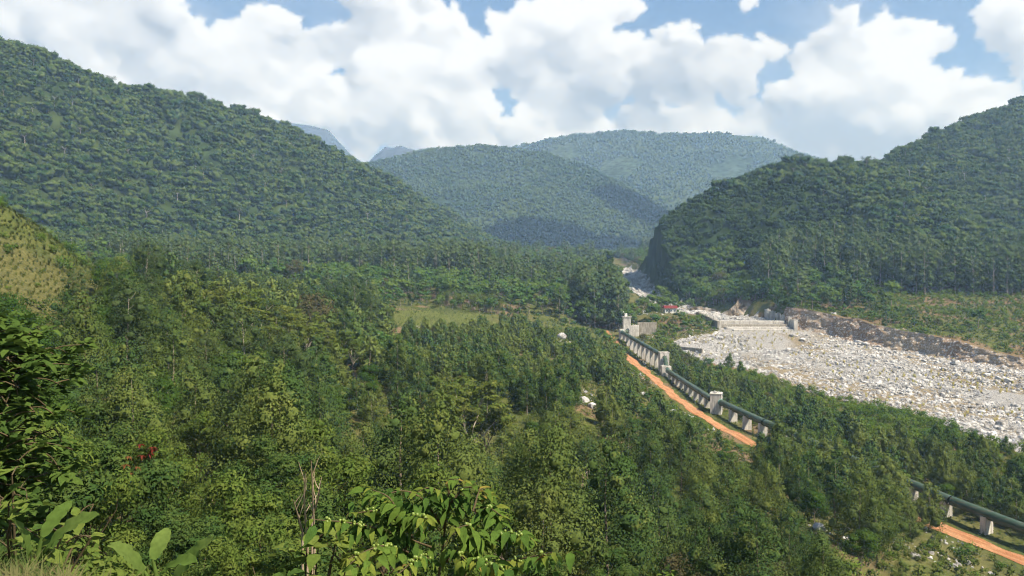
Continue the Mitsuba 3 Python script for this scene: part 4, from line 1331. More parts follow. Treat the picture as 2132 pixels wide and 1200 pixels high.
# among many of a kind: which one, told from the nearest thing one can find
MARKS = {'the glossy coffee bush': (900, 1100), 'the large leaved left tree': (70, 880), 'the tallest eucalyptus': (302, 600), 'the big many headed eucalyptus': (742, 640), 'the grassy field': (915, 672), 'the large white boulder': (1214, 832),
         'the bare dry stems': (648, 1040), 'the red leaved tree': (290, 950), 'the narrow footpath clearing': (970, 790), 'the straw coloured clearing': (1075, 870), 'the large middle anchor block': (1500, 840), 'the upper anchor block': (1392, 760), 'the intake tower': (1315, 670),
         'the white house': (1393, 650), 'the pale lower right boulder': (1705, 1103), 'the lower orange track': (2010, 1130), 'the nearest pipe run': (2060, 1075), 'the weir': (1560, 680), 'the lone terrace tree': (2037, 660), 'the grassy hillside': (90, 540), 'the eucalyptus grove': (1265, 620),
         'the bamboo': (990, 620), 'the spreading yellow green trees': (580, 680), 'the tall dead trunk': (1213, 1030), 'the forked white dead tree': (1437, 905), 'the bare rock slide': (1555, 625), 'the end of the middle pipe': (1595, 880), 'the slim sparse eucalyptus': (404, 590), 'the upper end of the open track': (1310, 755)}
SHORT = {'left': {'eucalyptus_tree': 'bushy young eucalyptus', 'broadleaf_tree': 'dark round broadleaf tree'}, 'lefttall': 'slender eucalyptus', 'young': 'bushy young eucalyptus', 'slope': 'small broadleaf tree', 'valley': 'leafy broadleaf tree', 'brown': 'brownish half dry tree', 'shrub': 'low leafy shrub', 'bank': {'shrub': 'bright green shrub', 'eucalyptus_tree': 'small young eucalyptus'},
         'terrace': 'low dark shrub', 'hillside': 'low hillside shrub', 'works': {'shrub': 'green shrub', 'broadleaf_tree': 'round leafy tree'}, 'row': 'tall row eucalyptus', 'row2': 'tall eucalyptus', 'grove': 'tall grove eucalyptus', 'midgrove': 'loose standing eucalyptus', 'bench': 'tall bare stemmed eucalyptus', 'foot': 'small leafy tree'}
mk, mp = list(MARKS), np.array(list(MARKS.values()), float)
cells = {}
for key, kind, zone, u in MANY:
    j = int(np.argmin(np.hypot(*(mp - u).T)))
    dx, dy = u - mp[j]
    rel = ('right of' if dx > 0 else 'left of') if abs(dx) > abs(dy) else ('below' if dy > 0 else 'above')
    sh = SHORT[zone] if isinstance(SHORT[zone], str) else SHORT[zone][kind]
    cells.setdefault(f'{sh} {rel} {mk[j]}', []).append((math.hypot(dx, dy), key))
for text, found in cells.items():
    for o, (_, key) in enumerate(sorted(found)):
        if len(found) == 1:
            tag(key, text, labels[key]['category'], labels[key]['group'])
        elif o < 24:
            tag(key, f'{text}, {ORD[o]} nearest to it' if o else f'{text}, nearest to it', labels[key]['category'], labels[key]['group'])
stuff('woodland', [g for g, m in rest], [m for g, m in rest], 'the many further trees and shrubs of the valley floor and slopes')

# --- undergrowth and grass
p = jitter_grid(-110, 140, 24, 440, 2.5, rng)
p = p[free(p, -1.2) & ~hill_slope(p)]
fl = in_field(p)
p = p[~fl | (rng.random(len(p)) < .10)]
p = p[framed(np.c_[p, height(p)], 40)]
p = p[rng.random(len(p)) < np.clip(1.15 - p[:, 1] / 500, .3, 1)]
q = height(p)
p2 = jitter_grid(120, 330, 280, 480, 3.4, rng)
p2 = p2[(in_river(p2) < -3)]
p = np.vstack([p, p2])
q = np.r_[q, height(p2)]
pd = poly_dist(p, PIPE)[0]
rd = poly_dist(p, ROAD)[0]
s = rng.uniform(.5, 1.25, len(p)) * np.where((pd < 5) | (rd < 4.5), .35, 1)
stuff('undergrowth', [UN[i] for i in rng.integers(0, 5, len(p))], [placed(a, b, c - .1, t, r) for (a, b), c, t, r in zip(p, q, s, rng.uniform(0, 6.28, len(p)))], 'low green undergrowth covering the ground between the trees')
g1 = jitter_grid(-100, -56, 85, 195, 1.05, rng)
g1 = g1[hill_slope(g1)]
g2 = jitter_grid(-58, 0, 284, 360, 1.7, rng)
g2 = g2[in_field(g2)]
g3 = jitter_grid(40, 100, 110, 380, 1.5, rng)
g3 = g3[(poly_dist(g3, PIPE)[0] < 7) & (poly_dist(g3, ROAD)[0] > 2.6)]
g4 = jitter_grid(-20, 12, 120, 170, 1.2, rng)
g4 = g4[np.array([any(((x - a) / c) ** 2 + ((y - b) / e) ** 2 < 1 for a, b, c, e in clear[:3]) for x, y in g4])]
g5 = jitter_grid(130, 330, 290, 480, 2.4, rng)
g5 = g5[in_river(g5) < -4]
p = np.vstack([g1, g2, g3, g4, g5])
q = height(p)
stuff('grass', [TU[i] for i in rng.integers(0, 4, len(p))], [placed(a, b, c - .05, t, r) for (a, b), c, t, r in zip(p, q, rng.uniform(.5, 1.3, len(p)), rng.uniform(0, 6.28, len(p)))], 'rough grass on the hillside, the field, the terrace and the strip beside the pipe')
print('plants', len(PLANTS), 'rest', len(rest))


# ---------------------------------------------------------------- the pipe and its works
def box(sx, sy, sz, x=0, y=0, z=0, bevel=0.06):
    b = min(bevel, sx * .2, sy * .2, sz * .2)
    pts = [(i * (sx / 2 - b * (k != 0)), j * (sy / 2 - b * (k != 1)), l * (sz / 2 - b * (k != 2))) for i in (-1, 1) for j in (-1, 1) for l in (-1, 1) for k in range(3)]
    m = trimesh.Trimesh(np.array(pts)).convex_hull
    return np.array(m.vertices) + [x, y, z + sz / 2], np.array(m.faces)


def prism(pts, y0, y1):
    """A profile in x and z, pulled along y."""
    import shapely
    m = trimesh.creation.extrude_polygon(shapely.Polygon(pts), y1 - y0, engine='earcut')
    v = np.array(m.vertices)
    return np.stack([v[:, 0], y1 - v[:, 2], v[:, 1]], -1), np.array(m.faces)


def turned(mesh, rot, x=0, y=0, z=0):
    c, s = math.cos(rot), math.sin(rot)
    v = np.asarray(mesh[0]) @ np.array([[c, s, 0], [-s, c, 0], [0, 0, 1.0]]) + [x, y, z]
    return v, mesh[1]


def put(key, mesh, bsdf, smooth=False):
    scene[key] = mikit.ply(mesh, bsdf, smooth=smooth)
    return key


def part(parent, name, mesh, bsdf, smooth=False):
    key = numbered(f'{parent}__{name}')
    return put(key, mesh, bsdf, smooth)


DIA = 1.62


def pipe_run(a, b, label, rings=(0.0,), name='green_pipe'):
    a, b = np.asarray(a, float), np.asarray(b, float)
    key = numbered(name)
    L = np.linalg.norm(b - a)
    n = max(2, int(L / 6))
    t = np.linspace(0, 1, n)
    part(key, 'barrel', limb(a + (b - a) * t[:, None], np.full(n, DIA / 2), 28), 'pipe_paint', 60)
    for s in np.arange(6, L - 3, 6.2):               # welded joints
        c = a + (b - a) * s / L
        d = (b - a) / L
        part(key, 'joint_band', limb([c - d * .07, c + d * .07], [DIA / 2 + .014] * 2, 28), 'pipe_paint', 60)
    for s in rings:
        c = a + (b - a) * (s * L + .25) / L
        d = (b - a) / L
        part(key, 'ring', limb([c - d * .22, c - d * .2, c + d * .2, c + d * .22], [DIA / 2, DIA / 2 + .07, DIA / 2 + .07, DIA / 2], 28), 'pipe_ring', 60)
    tag(key, label, 'pipe')
    return key


pipe_run(PIPE[0], PIPE[1] + [0, 0.6, 0], 'upper run of the green pipe, descending on tall piers from the intake', (0.0,))
pipe_run(PIPE[1] + [0, -0.4, -0.4], PIPE[2] + [0, .3, .3], 'short steep dark green pipe elbow dropping between the two upper anchor blocks', ())
pipe_run(PIPE[2] + [0, -.5, 0], PIPE[3], 'middle run of the green pipe on low piers above the orange track', (0.0,))
pipe_run(PIPE[4], PIPE[5], 'run of the green pipe leaving the large middle anchor block towards the trees', (0.004,))
pipe_run(PIPE[5] + (PIPE[6] - PIPE[5]) * .004, PIPE[6], 'green pipe half hidden among the young trees at lower right', ())
pipe_run(PIPE[6] + (PIPE[8] - PIPE[6]) * .004, PIPE[8], 'nearest run of the green pipe, leaving the picture at the lower right edge', ())


def ground_z(x, y):
    return float(terrain(np.array([[x, y]]))[0])


def pier(s, width, thick, label, grp, extra=0.0):
    c = interp_poly(PIPE, s)
    d = interp_poly(PIPE, s + .5) - c
    rot = math.atan2(d[1], d[0]) - math.pi / 2
    g = ground_z(c[0], c[1])
    hgt = c[2] - DIA / 2 + 0.42 - (g - 1.0)
    if hgt < 1.2:
        return
    w = width
    r = DIA / 2 + .02
    sad = [(r * math.sin(a), hgt - .42 + DIA / 2 - r * math.cos(a)) for a in np.linspace(-1.05, 1.05, 9)]
    prof = [(-w / 2 - .12, 0), (w / 2 + .12, 0), (w / 2, hgt - .02)] + [(x, z) for x, z in sad[::-1] if abs(x) < w / 2] + [(-w / 2, hgt - .02)]
    key = copy_key = numbered('concrete_pier')
    put(key, turned(prism(prof, -thick / 2, thick / 2), rot, c[0], c[1], g - 1.0), 'concrete')
    tag(key, label, 'concrete pier', grp)


seg = np.r_[0, np.cumsum(np.linalg.norm(np.diff(PIPE[:, :2], axis=0), axis=1))]
for i, s in enumerate(np.linspace(seg[0] + 6.2, seg[1] - 3.0, 10)):
    pier(s, 1.9, .95, f'{ORD[i]} tall pale concrete pier under the upper green pipe, counted down from the intake', None)
for i, s in enumerate(np.linspace(seg[2] + 6, seg[3] - 4.5, 9)):
    pier(s, 1.8, 1.0, f'{ORD[i]} low concrete pier of the middle green pipe, counted down from the steep elbow', None)
for s, lab in zip(np.linspace(seg[4] + 8, seg[5] - 1.0, 3), ['first concrete pier below the large middle anchor block', 'second concrete pier below the large middle anchor block', 'concrete pier at the edge of the trees, where the pipe vanishes']):
    pier(s, 1.8, 1.2, lab, None)
_near = [s for s in np.arange(seg[5] + 7, seg[8], 7.4) if pix(interp_poly(PIPE, s))[0] < 2160]
for i, s in enumerate(_near[::-1]):
    pier(s, 1.8, 1.0, f'{ORD[i]} concrete pier of the nearest green pipe, counted up from the right edge', None)


def anchor(c, sx, sy, z0, z1, rot, label, cap=True):
    key = numbered('anchor_block')
    part(key, 'body', turned(box(sx, sy, z1 - z0, 0, 0, 0, .08), rot, c[0], c[1], z0), 'concrete')
    if cap:
        part(key, 'cap', turned(box(sx + .24, sy + .24, .28, 0, 0, 0, .06), rot, c[0], c[1], z1 - .02), 'concrete')
    tag(key, label, 'concrete block')
    return key


anchor((49.9, 360.9), 2.5, 2.2, -23.4, -18.6, .08, 'white concrete block where the upper pipe run begins beside the track', False)
anchor((55.5, 291.2), 3.5, 2.4, -31.8, -23.6, .05, 'tall white concrete anchor block ending the upper pipe run')
anchor((54.6, 282.6), 3.3, 2.6, -32.6, -27.6, .05, 'lower white anchor block at the foot of the steep pipe elbow', False)
k3 = anchor((54.9, 214), 3.0, 4.0, -35.0, -28.4, -.32, 'large weathered anchor block with rubble heaped on its top')
tm, rub_ = rng_(71), []
for i in range(7):
    c_ = np.array([54.9, 214]) + tm.uniform(-1.2, 1.2, 2)
    v_, f_ = boulder_mesh(tm, 14, .7)
    key = numbered('rubble_stone')
    put(key, (v_ * tm.uniform(.22, .45) + [c_[0], c_[1], -28.4 + .38], f_), 'rock_mat', 40)
    rub_.append((pix(np.array([c_[0], c_[1], -28.0]))[0], key))

for i, (_, key) in enumerate(sorted(rub_)):
    tag(key, f'{ORD[i]} from the left of the stones heaped on the large middle anchor block', 'stone')

# --- intake works at the head of the pipe
K = numbered('intake_tower')
ix, iy, iz = 53.8, 373.5, -24.0
part(K, 'base', box(4.8, 4.0, 6.3, ix + .6, iy, iz, .1), 'concrete')
part(K, 'head', box(3.6, 3.2, 4.0, ix, iy + .2, iz + 6.29, .1), 'concrete')
part(K, 'slab', box(4.4, 3.9, .35, ix, iy + .2, iz + 10.28, .05), 'concrete')
arch = [(-.85, 0), (.85, 0), (.85, 1.2)] + [(.85 * math.cos(a), 1.2 + .85 * math.sin(a)) for a in np.linspace(.2, math.pi - .2, 9)] + [(-.85, 1.2)]
part(K, 'arch_frame', tuple(np.asarray(q) if i == 0 else q for i, q in enumerate(turned(prism([(x * 1.3, z * 1.15) for x, z in arch], -.2, .2), 0, ix + .1, iy - 2.02, iz + 3.0))), 'concrete')
part(K, 'arch_opening', turned(prism(arch, -.2, .2), 0, ix + .1, iy - 2.10, iz + 3.1), 'dark_steel')
for px_ in (-1.9, 0, 1.9):
    part(K, 'rail_post', box(.12, .12, 1.2, ix + px_, iy - 1.6, iz + 10.62, .01), 'dark_steel')
part(K, 'rail', box(4.1, .12, .14, ix, iy - 1.6, iz + 11.8, .01), 'dark_steel')
part(K, 'gate_hoist', box(1.3, 1.0, 1.5, ix - .3, iy + .3, iz + 10.62, .08), 'whitewash')
part(K, 'lamp', box(.4, .4, .5, ix - 1.5, iy + .6, iz + 12.6, .05), 'whitewash')
part(K, 'lamp_post', box(.12, .12, 2.1, ix - 1.5, iy + .6, iz + 10.62, .01), 'dark_steel')
part(K, 'side_wing', box(2.6, 3.6, 6.6, ix + 4.3, iy + .6, iz, .1), 'concrete')
tag(K, 'white concrete intake tower with an arch and a railing on top', 'tower')
key = numbered('retaining_wall')
put(key, box(9.0, .8, 7.8, ix + 10.0, iy + 3.0, iz, .06), 'old_concrete')
tag(key, 'brownish concrete retaining wall right of the white intake tower', 'wall')
pipe_run((51.0, 362.6, -19.9), (53.6, 371.4, -20.2), 'short dark pipe between the first block and the intake tower', ())
# --- the weir
W = numbered('weir')
wz = -15.9
for k, (yy, zz, x0, x1) in enumerate([(386.5, wz, 98.4, 132.0), (382.2, wz - 1.5, 99.5, 132.4), (378.6, wz - 2.6, 101.5, 132.6), (375.2, wz - 3.6, 104.0, 132.6)]):
    part(W, 'sill' if k == 0 else 'step', box(x1 - x0, 3.6 if k else 4.0, zz + 26, (x0 + x1) / 2, yy, -26, .1), 'concrete' if k != 1 else 'old_concrete')
tag(W, 'low concrete weir of broad steps across the riverbed', 'weir')
for k, (x, ys, zt, label) in enumerate([(97.6, np.linspace(420, 376, 9), (-12.6, -15.6), 'stepped grey wing wall with buttresses on the left of the weir'), (133.6, np.linspace(420, 373, 7), (-11.2, -14.9), 'grey wing wall on the right of the weir')]):
    key = numbered('wing_wall')
    for j, (ya, yb) in enumerate(zip(ys[:-1], ys[1:])):
        z1 = zt[0] + (zt[1] - zt[0]) * j / (len(ys) - 2)
        part(key, 'panel', box(.8, ya - yb - .06, z1 + 26, x - .02 * j, (ya + yb) / 2, -26, .05), 'old_concrete' if k == 0 else 'concrete')
        if k == 0:
            part(key, 'buttress', box(1.0, .7, z1 + 26.35, x + .85, yb + .5, -26, .05), 'concrete')
        else:
            part(key, 'buttress', box(.9, .8, z1 + 26.5, x - .9, yb + .5, -26, .05), 'concrete')
    tag(key, label, 'wall')
key = numbered('low_wall')
a_, b_ = np.array([68.6, 349.0]), np.array([79.0, 330.0])
c_ = (a_ + b_) / 2
d_ = b_ - a_
put(key, turned(box(np.linalg.norm(d_), .9, 2.4, 0, 0, 0, .08), math.atan2(d_[1], d_[0]), c_[0], c_[1], ground_z(*c_) - 1.4), 'old_concrete')
tag(key, 'low dark concrete wall lying in the boulders left of midstream', 'wall')
# --- the white house
H_ = numbered('white_house')
hx, hy = 85.6, 431.0
hz = ground_z(hx, hy) - .1
part(H_, 'wall', box(6.4, 4.6, 2.7, hx, hy, hz, .03), 'whitewash')
part(H_, 'roof', (lambda m: (m[0] + [hx, hy, hz + 2.7], m[1]))(turned(prism([(-2.9, 0), (2.9, 0), (.15, 1.45), (-.15, 1.45)], -3.7, 3.7), math.pi / 2)), 'red_roof')
for dx in (-2.1, 0.1, 2.0):
    w = part(H_, 'window', box(1.0, .12, 1.05, hx + dx, hy - 2.33, hz + .95, .01), 'blue_glass')
    scene[w + '__sill'] = mikit.ply(box(1.25, .22, .1, hx + dx, hy - 2.38, hz + .84, .01), 'concrete')
part(H_, 'door', box(.9, .1, 2.0, hx - 1.0, hy - 2.33, hz + .05, .01), 'dark_steel')
part(H_, 'annex', box(1.9, 2.2, 1.5, hx + 4.6, hy - .6, hz, .03), 'whitewash')
tag(H_, 'small white house with a red roof and white annex above the weir', 'house')
key = numbered('guard_hut')
gx_, gy_ = 71.6, 430.0
gz_ = ground_z(gx_, gy_) - .1
part(key, 'wall', box(1.9, 1.9, 1.9, gx_, gy_, gz_, .03), 'whitewash')
part(key, 'roof', box(2.2, 2.2, .16, gx_, gy_, gz_ + 1.89, .03), 'concrete')
part(key, 'opening', box(.6, .1, .7, gx_ - .2, gy_ - .95, gz_ + .8, .01), 'blue_glass')
tag(key, 'tiny flat roofed white hut at the right foot of the eucalyptus grove', 'hut')

# --- the cut bank on the right of the riverbed
bl = densify(smooth_poly(np.c_[RBANK, 0 * RBANK[:, 0]], 1)[::-1], .7)
bl = bl[(bl[:, 1] < 392) & (bl[:, 1] > 262)]
btan = unit(np.gradient(bl[:, :2], axis=0))
bnor = np.stack([-btan[:, 1], btan[:, 0]], -1)
bnor *= np.sign((bnor * [1, 0.35]).sum(1, keepdims=True))
wv = (meshkit.fbm(np.c_[bl[:, :2] * .10, 0 * bl[:, 0]], 3, 47) - .5) * 5
zb = height(bl[:, :2] - bnor * 3) - 1.0
zt = np.maximum(height(bl[:, :2] + bnor * 7.5), zb + 1.5)
rows = []
for v in np.linspace(0, 1, 20):
    off = -1.2 + wv + 2.6 * v ** 1.3 + 1.6 * max(0, .25 - v) * -4
    q = np.c_[bl[:, :2] + bnor * off[:, None], zb + (zt - zb + .2) * v]
    q[:, :2] += bnor * ((meshkit.fbm(q * .55, 4, 48) - .5) * 2.6)[:, None]
    rows.append(q)
for back in (3.0, 9.0):
    q = np.c_[bl[:, :2] + bnor * (1.4 + wv + back)[:, None], zt + (.25 if back < 5 else -1.2)]
    rows.append(q)
rows = np.stack(rows, 1)
nb_ = len(bl)
bm_ = (rows[:, :20].reshape(-1, 3), grid_faces(nb_, 20))
entry('riverbank_001', bm_, 'bank_mat', 25, 'dark steep face of cobbles and silt cut by the river', 'structure')
entry('bank_edge', (rows[:, 19:].reshape(-1, 3), grid_faces(nb_, 3)), 'ground_mat', True, 'dry grassy edge along the top of the cut bank', 'structure')
# --- bare rock at the foot of the right hill, above the weir
def cliff(pts, seed, key, label):
    foot = densify(np.array([at(a, b, d) for a, b, d, _ in pts]), .6)
    s_ = np.linspace(0, 1, len(foot))
    top = np.interp(s_, np.linspace(0, 1, len(pts)), [t for *_, t in pts])
    rows = []
    for v in np.linspace(0, 1, 26):
        q = foot + np.stack([0 * top, v * top * .62, v * top - 2.5 * (1 - v)], -1)
        n_ = meshkit.fbm(q * np.array([.22, .22, .09]), 4, seed) - .5
        n2 = np.abs(meshkit.noise(q * np.array([.5, .5, .16]), seed + 9) - .5)
        n3 = meshkit.fbm(q * .9, 3, seed + 5) - .5
        q += np.stack([2.0 * n_ + 1.2 * n3, -6.0 * n_ - 3.0 * n2 - 1.6 * n3, 1.2 * n3], -1)
        rows.append(q)
    rows.append(rows[-1] + [0, 6.0, -4.0])
    rows = np.stack(rows, 1)
    entry(key, (rows.reshape(-1, 3), grid_faces(len(foot), 27)), 'cliff_mat', 12, label, 'structure')


cliff([(1506, 657, 440, 2), (1520, 657, 439, 4), (1538, 657, 438, 8), (1556, 657, 437, 12), (1572, 658, 437, 10), (1590, 660, 436, 5), (1604, 661, 435, 2)], 77, 'rock_face', 'pale bare rock slide at the foot of the right hill above the weir')
cliff([(1430, 648, 462, 1.5), (1445, 650, 460, 3), (1462, 652, 458, 4), (1480, 653, 456, 3), (1500, 655, 454, 1.5)], 81, 'rock_face_001', 'low brownish rock outcrop left of the pale rock slide')

# ---------------------------------------------------------------- boulders
rng = rng_(33)
RK = [group(f'g_rock_{k}', stone=(boulder_mesh(rng_(500 + k), 20, .75, False), 'rock_mat')) for k in range(8)]
RB = [group(f'g_boulder_{k}', smooth=50, stone=(boulder_mesh(rng_(520 + k), 22, .75, True), 'rock_mat')) for k in range(8)]
cand = np.stack([rng.uniform(65, 235, 115000), 110 + 330 * rng.uniform(0, 1, 115000)], -1)
far_c = np.stack([rng.uniform(80, 130, 15000), rng.uniform(440, 830, 15000)], -1)
cand = np.vstack([cand, far_c])
inside = in_river(cand)
dens = meshkit.fbm(np.c_[cand[:, 0] * .045, cand[:, 1] * .025, np.full(len(cand), 5.0)], 3, 2)
ok = (inside > .4) & framed(np.c_[cand, height(cand)], 40) & ((cand[:, 1] > 440) | (rng.random(len(cand)) < np.clip(1.15 - 6 * np.clip(dens - .50, 0, 1), .06, 1)))
ok &= ~((cand[:, 1] > 372) & (cand[:, 1] < 390) & (cand[:, 0] > 97) & (cand[:, 0] < 134))
cand, inside = cand[ok], inside[ok]
sz = 0.22 * (1 - rng.uniform(0, .985, len(cand))) ** -0.42
sz = np.clip(sz, .22, 1.9) * np.where(cand[:, 1] > 440, 2.0, 1)
big = [(at(1990, 758, 305), 2.1), (at(2018, 770, 290), 2.0), (at(2085, 885, 205), 1.8), (at(1802, 720, 345), 2.0), (at(1830, 725, 342), 1.2), (at(1790, 712, 350), 2.4), (at(1735, 700, 372), 2.0), (at(1750, 703, 366), 1.5), (at(2055, 778, 283), 1.7), (at(2080, 782, 278), 1.5), (at(1650, 708, 360), 1.5),
       (at(2125, 800, 265), 2.2), (at(2100, 790, 272), 1.9), (at(1965, 770, 292), 1.4), (at(1925, 750, 310), 1.4), (at(1895, 742, 318), 1.5), (at(1545, 712, 345), 1.2), (at(1670, 712, 352), 1.6)]
order = np.argsort(-sz / cand[:, 1])
used = []
bz = height(cand) - .4
n_ind = 0
mine_ = []
_bx = sorted(pix(q)[0] for q, _ in big)
for (q, r_) in big:
    key = copy_of('boulder', RB[rng.integers(8)], placed(q[0], q[1], float(height(q[:2])) + r_ * .15, r_, rng.uniform(0, 6.28)))
    tag(key, f'{ORD[_bx.index(pix(q)[0])]} from the left of the huge pale boulders standing out in the riverbed', 'boulder')
rest = []
for k in order:
    (x, y), s = cand[k], sz[k]
    m = placed(x, y, bz[k] + s * .12, s, rng.uniform(0, 6.28), tilt=rng.normal(0, .25, 2))
    if n_ind < 250:
        key = copy_of('boulder', RB[rng.integers(8)], m)
        tag(key, 'pale grey boulder among the rubble of the dry riverbed', 'boulder', 'boulders of the riverbed')
        mine_.append((key, pix(np.array([x, y, bz[k] + s * .3]))))
        n_ind += 1
    else:
        rest.append((RB[rng.integers(8)] if s > 1.0 else RK[rng.integers(8)], m))
_mk = {'the weir': (1560, 685), 'the low dark wall': (1430, 706), 'the upper anchor block': (1392, 760), 'the lone terrace tree': (2037, 660), 'the upstream river bend': (1325, 590)}
_mk.update({f'the {ORD[_bx.index(pix(q)[0])]} huge boulder': tuple(pix(q)) for q, _ in big})
_mp = np.array(list(_mk.values()), float)
_cells = {}
for key, u in mine_:
    j = int(np.argmin(np.hypot(*(_mp - u).T)))
    dx, dy = u - _mp[j]
    rel = ('right of' if dx > 0 else 'left of') if abs(dx) > abs(dy) else ('below' if dy > 0 else 'above')
    _cells.setdefault(f'pale grey boulder {rel} {list(_mk)[j]}', []).append((math.hypot(dx, dy), key))
for text, found in _cells.items():
    for o, (_, key) in enumerate(sorted(found)):
        if o < 24:
            tag(key, text + ('' if len(found) == 1 else ', nearest to it' if o == 0 else f', {ORD[o]} nearest to it'), 'boulder', 'boulders of the riverbed')
stuff('rubble', [g for g, m in rest], [m for g, m in rest], 'pale boulders and cobbles strewn all over the dry riverbed')
# boulders among the trees
for px, py, d, s, lab in [(1214, 832, 160, 1.6, 'large white boulder in a gap of the plantation'), (1232, 842, 158, 1.1, 'white boulder just right of the large one in the gap'), (1705, 1103, 100, 1.05, 'pale rounded boulder in the scrub at lower right'), (1170, 697, 300, 2.2, 'white boulder in the clearing left of the grove'),
                          (1338, 815, 214, 1.5, 'pointed grey boulder below the track'), (1400, 846, 192, 1.4, 'second grey boulder below the track, nearer'), (1905, 1178, 104, .9, 'white boulder near the bottom edge at right'), (1985, 1183, 106, .7, 'small boulder right of it at the bottom edge'), (2012, 1150, 112, .8, 'upright grey boulder below the lower track'), (1965, 968, 150, .9, 'white boulder beyond the pipe at right')]:
    q = at(px, py, d)
    key = copy_of('boulder', RB[rng.integers(8)], placed(q[0], q[1], float(height(q[:2])) + .3 * s, s, rng.uniform(0, 6.28)))
    tag(key, lab, 'boulder')
loose = []
for cx, cy, rx, ry, n in [(17, 180, 4.5, 11, 50), (20, 298, 13, 11, 70), (46, 262, 5, 12, 40), (-37, 302, 5, 3, 45), (47, 196, 4, 14, 40), (52, 300, 4, 26, 90), (60, 235, 5, 40, 60), (57, 110, 11, 5, 50), (68, 128, 4, 10, 50), (74, 366, 12, 8, 90), (58, 392, 14, 8, 60), (86, 380, 10, 12, 90), (40, 100, 3, 3, 12), (76, 425, 16, 8, 40), (58, 170, 3, 20, 40)]:
    for _ in range(n):
        a, r_ = rng.uniform(0, 6.28), math.sqrt(rng.uniform(0, 1))
        x, y = cx + rx * r_ * math.cos(a), cy + ry * r_ * math.sin(a)
        s = .18 * (1 - rng.uniform(0, .97)) ** -.45
        if poly_dist(np.array([[x, y]]), ROAD)[0][0] < 2.6 or poly_dist(np.array([[x, y]]), PIPE)[0][0] < 1.6:
            continue
        loose.append((RK[rng.integers(8)], placed(x, y, float(height(np.array([x, y]))) + s * .2, s, rng.uniform(0, 6.28), tilt=rng.normal(0, .3, 2))))
bp = densify(np.c_[RBANK, 0 * RBANK[:, 0]], .35)
bp = bp[(bp[:, 1] > 260) & (bp[:, 1] < 388)]
for x, y, _ in bp:
    u = rng.uniform(-1, 6)
    xx = x + u
    s = .16 * (1 - rng.uniform(0, .97)) ** -.45
    loose.append((RK[rng.integers(8)], placed(xx, y + rng.uniform(-1, 1), float(terrain(np.array([[xx, y]]))[0]) + s * .2, s, rng.uniform(0, 6.28))))
stuff('loose_stones', [g for g, m in loose], [m for g, m in loose], 'scattered pale stones among the scrub, along the track and on the river bank')
tg = jitter_grid(70, 235, 170, 372, 4.6, rng)
tg = tg[(in_river(tg) > 2) & (meshkit.fbm(np.c_[tg * .05, 0 * tg[:, 0]], 3, 23) > .56)]
TS = [group(f'g_straw_{k}', blade=(tuft(rng_(320 + k), .75, 34, .05), 'straw')) for k in range(3)]
scene['straw'] = {'type': 'twosided', 'bsdf': {'type': 'diffuse', 'reflectance': proc(lambda p, n, uv: mix((0.32, 0.27, 0.12), (0.22, 0.22, 0.075), noise(p.x * .3, p.y * .3, 0)))}}
stuff('straw_grass', [TS[i] for i in rng.integers(0, 3, len(tg))], [placed(x, y, z - .3, s, r) for (x, y), z, s, r in zip(tg, height(tg), rng.uniform(.8, 2.0, len(tg)), rng.uniform(0, 6.28, len(tg)))], 'tufts of straw coloured grass growing between the boulders of the riverbed')


# ---------------------------------------------------------------- the plants nearest the viewer
rng = rng_(77)


def leaf_shape(L, W, droop, fold=.25, tip=1.0, wave=0.0, rows=6, roll=0.0, blunt=.62):
    """One leaf along +x from its stalk, folded along the midrib and bent down to its tip."""
    t = np.linspace(0, 1, rows)
    w = W / 2 * np.sin(np.pi * t ** blunt) ** tip
    w[0], w[-1] = W * .04, W * .01
    ang = -droop * t
    x = np.concatenate([[0], np.cumsum(np.cos((ang[1:] + ang[:-1]) / 2) * L / (rows - 1))])
    z = np.concatenate([[0], np.cumsum(np.sin((ang[1:] + ang[:-1]) / 2) * L / (rows - 1))])
    k = np.arange(rows)
    up = fold * w + wave * W * np.sin(k * 2.1)
    left = np.stack([x - np.sin(ang) * 0, w, z + up], -1)
    right = np.stack([x, -w, z + fold * w - wave * W * np.sin(k * 2.1 + 1)], -1)
    mid = np.stack([x, 0 * x, z], -1)
    return np.stack([left, mid, right], 1).reshape(-1, 3), grid_faces(rows, 3)


def oriented(v, origin, heading, pitch, roll):
    cr, sr = math.cos(roll), math.sin(roll)
    cp, sp = math.cos(pitch), math.sin(pitch)
    ch, sh = math.cos(heading), math.sin(heading)
    R = np.array([[ch, -sh, 0], [sh, ch, 0], [0, 0, 1]]) @ np.array([[cp, 0, -sp], [0, 1, 0], [sp, 0, cp]]) @ np.array([[1, 0, 0], [0, cr, -sr], [0, sr, cr]])
    return v @ R.T + origin


def curve(pts, n=24):
    p = smooth_poly(np.asarray(pts, float), 3)
    seg = np.r_[0, np.cumsum(np.linalg.norm(np.diff(p, axis=0), axis=1))]
    s = np.linspace(0, seg[-1], n)
    return np.stack([np.interp(s, seg, p[:, k]) for k in range(3)], -1)


def gloss_leaf(key, c1, c2, rough=.34, trans=.55, seed=0.0):
    fn = lambda p, n, uv: mix(c1, c2, smoothstep(.25, .75, noise(p.x * 4 + seed, p.y * 4, p.z * 4))) * (.85 + .3 * noise(p.x * 40, p.y * 40, p.z * 40))
    scene[key] = {'type': 'principledthin', 'base_color': proc(fn), 'roughness': rough, 'diff_trans': trans, 'eta': 1.42}


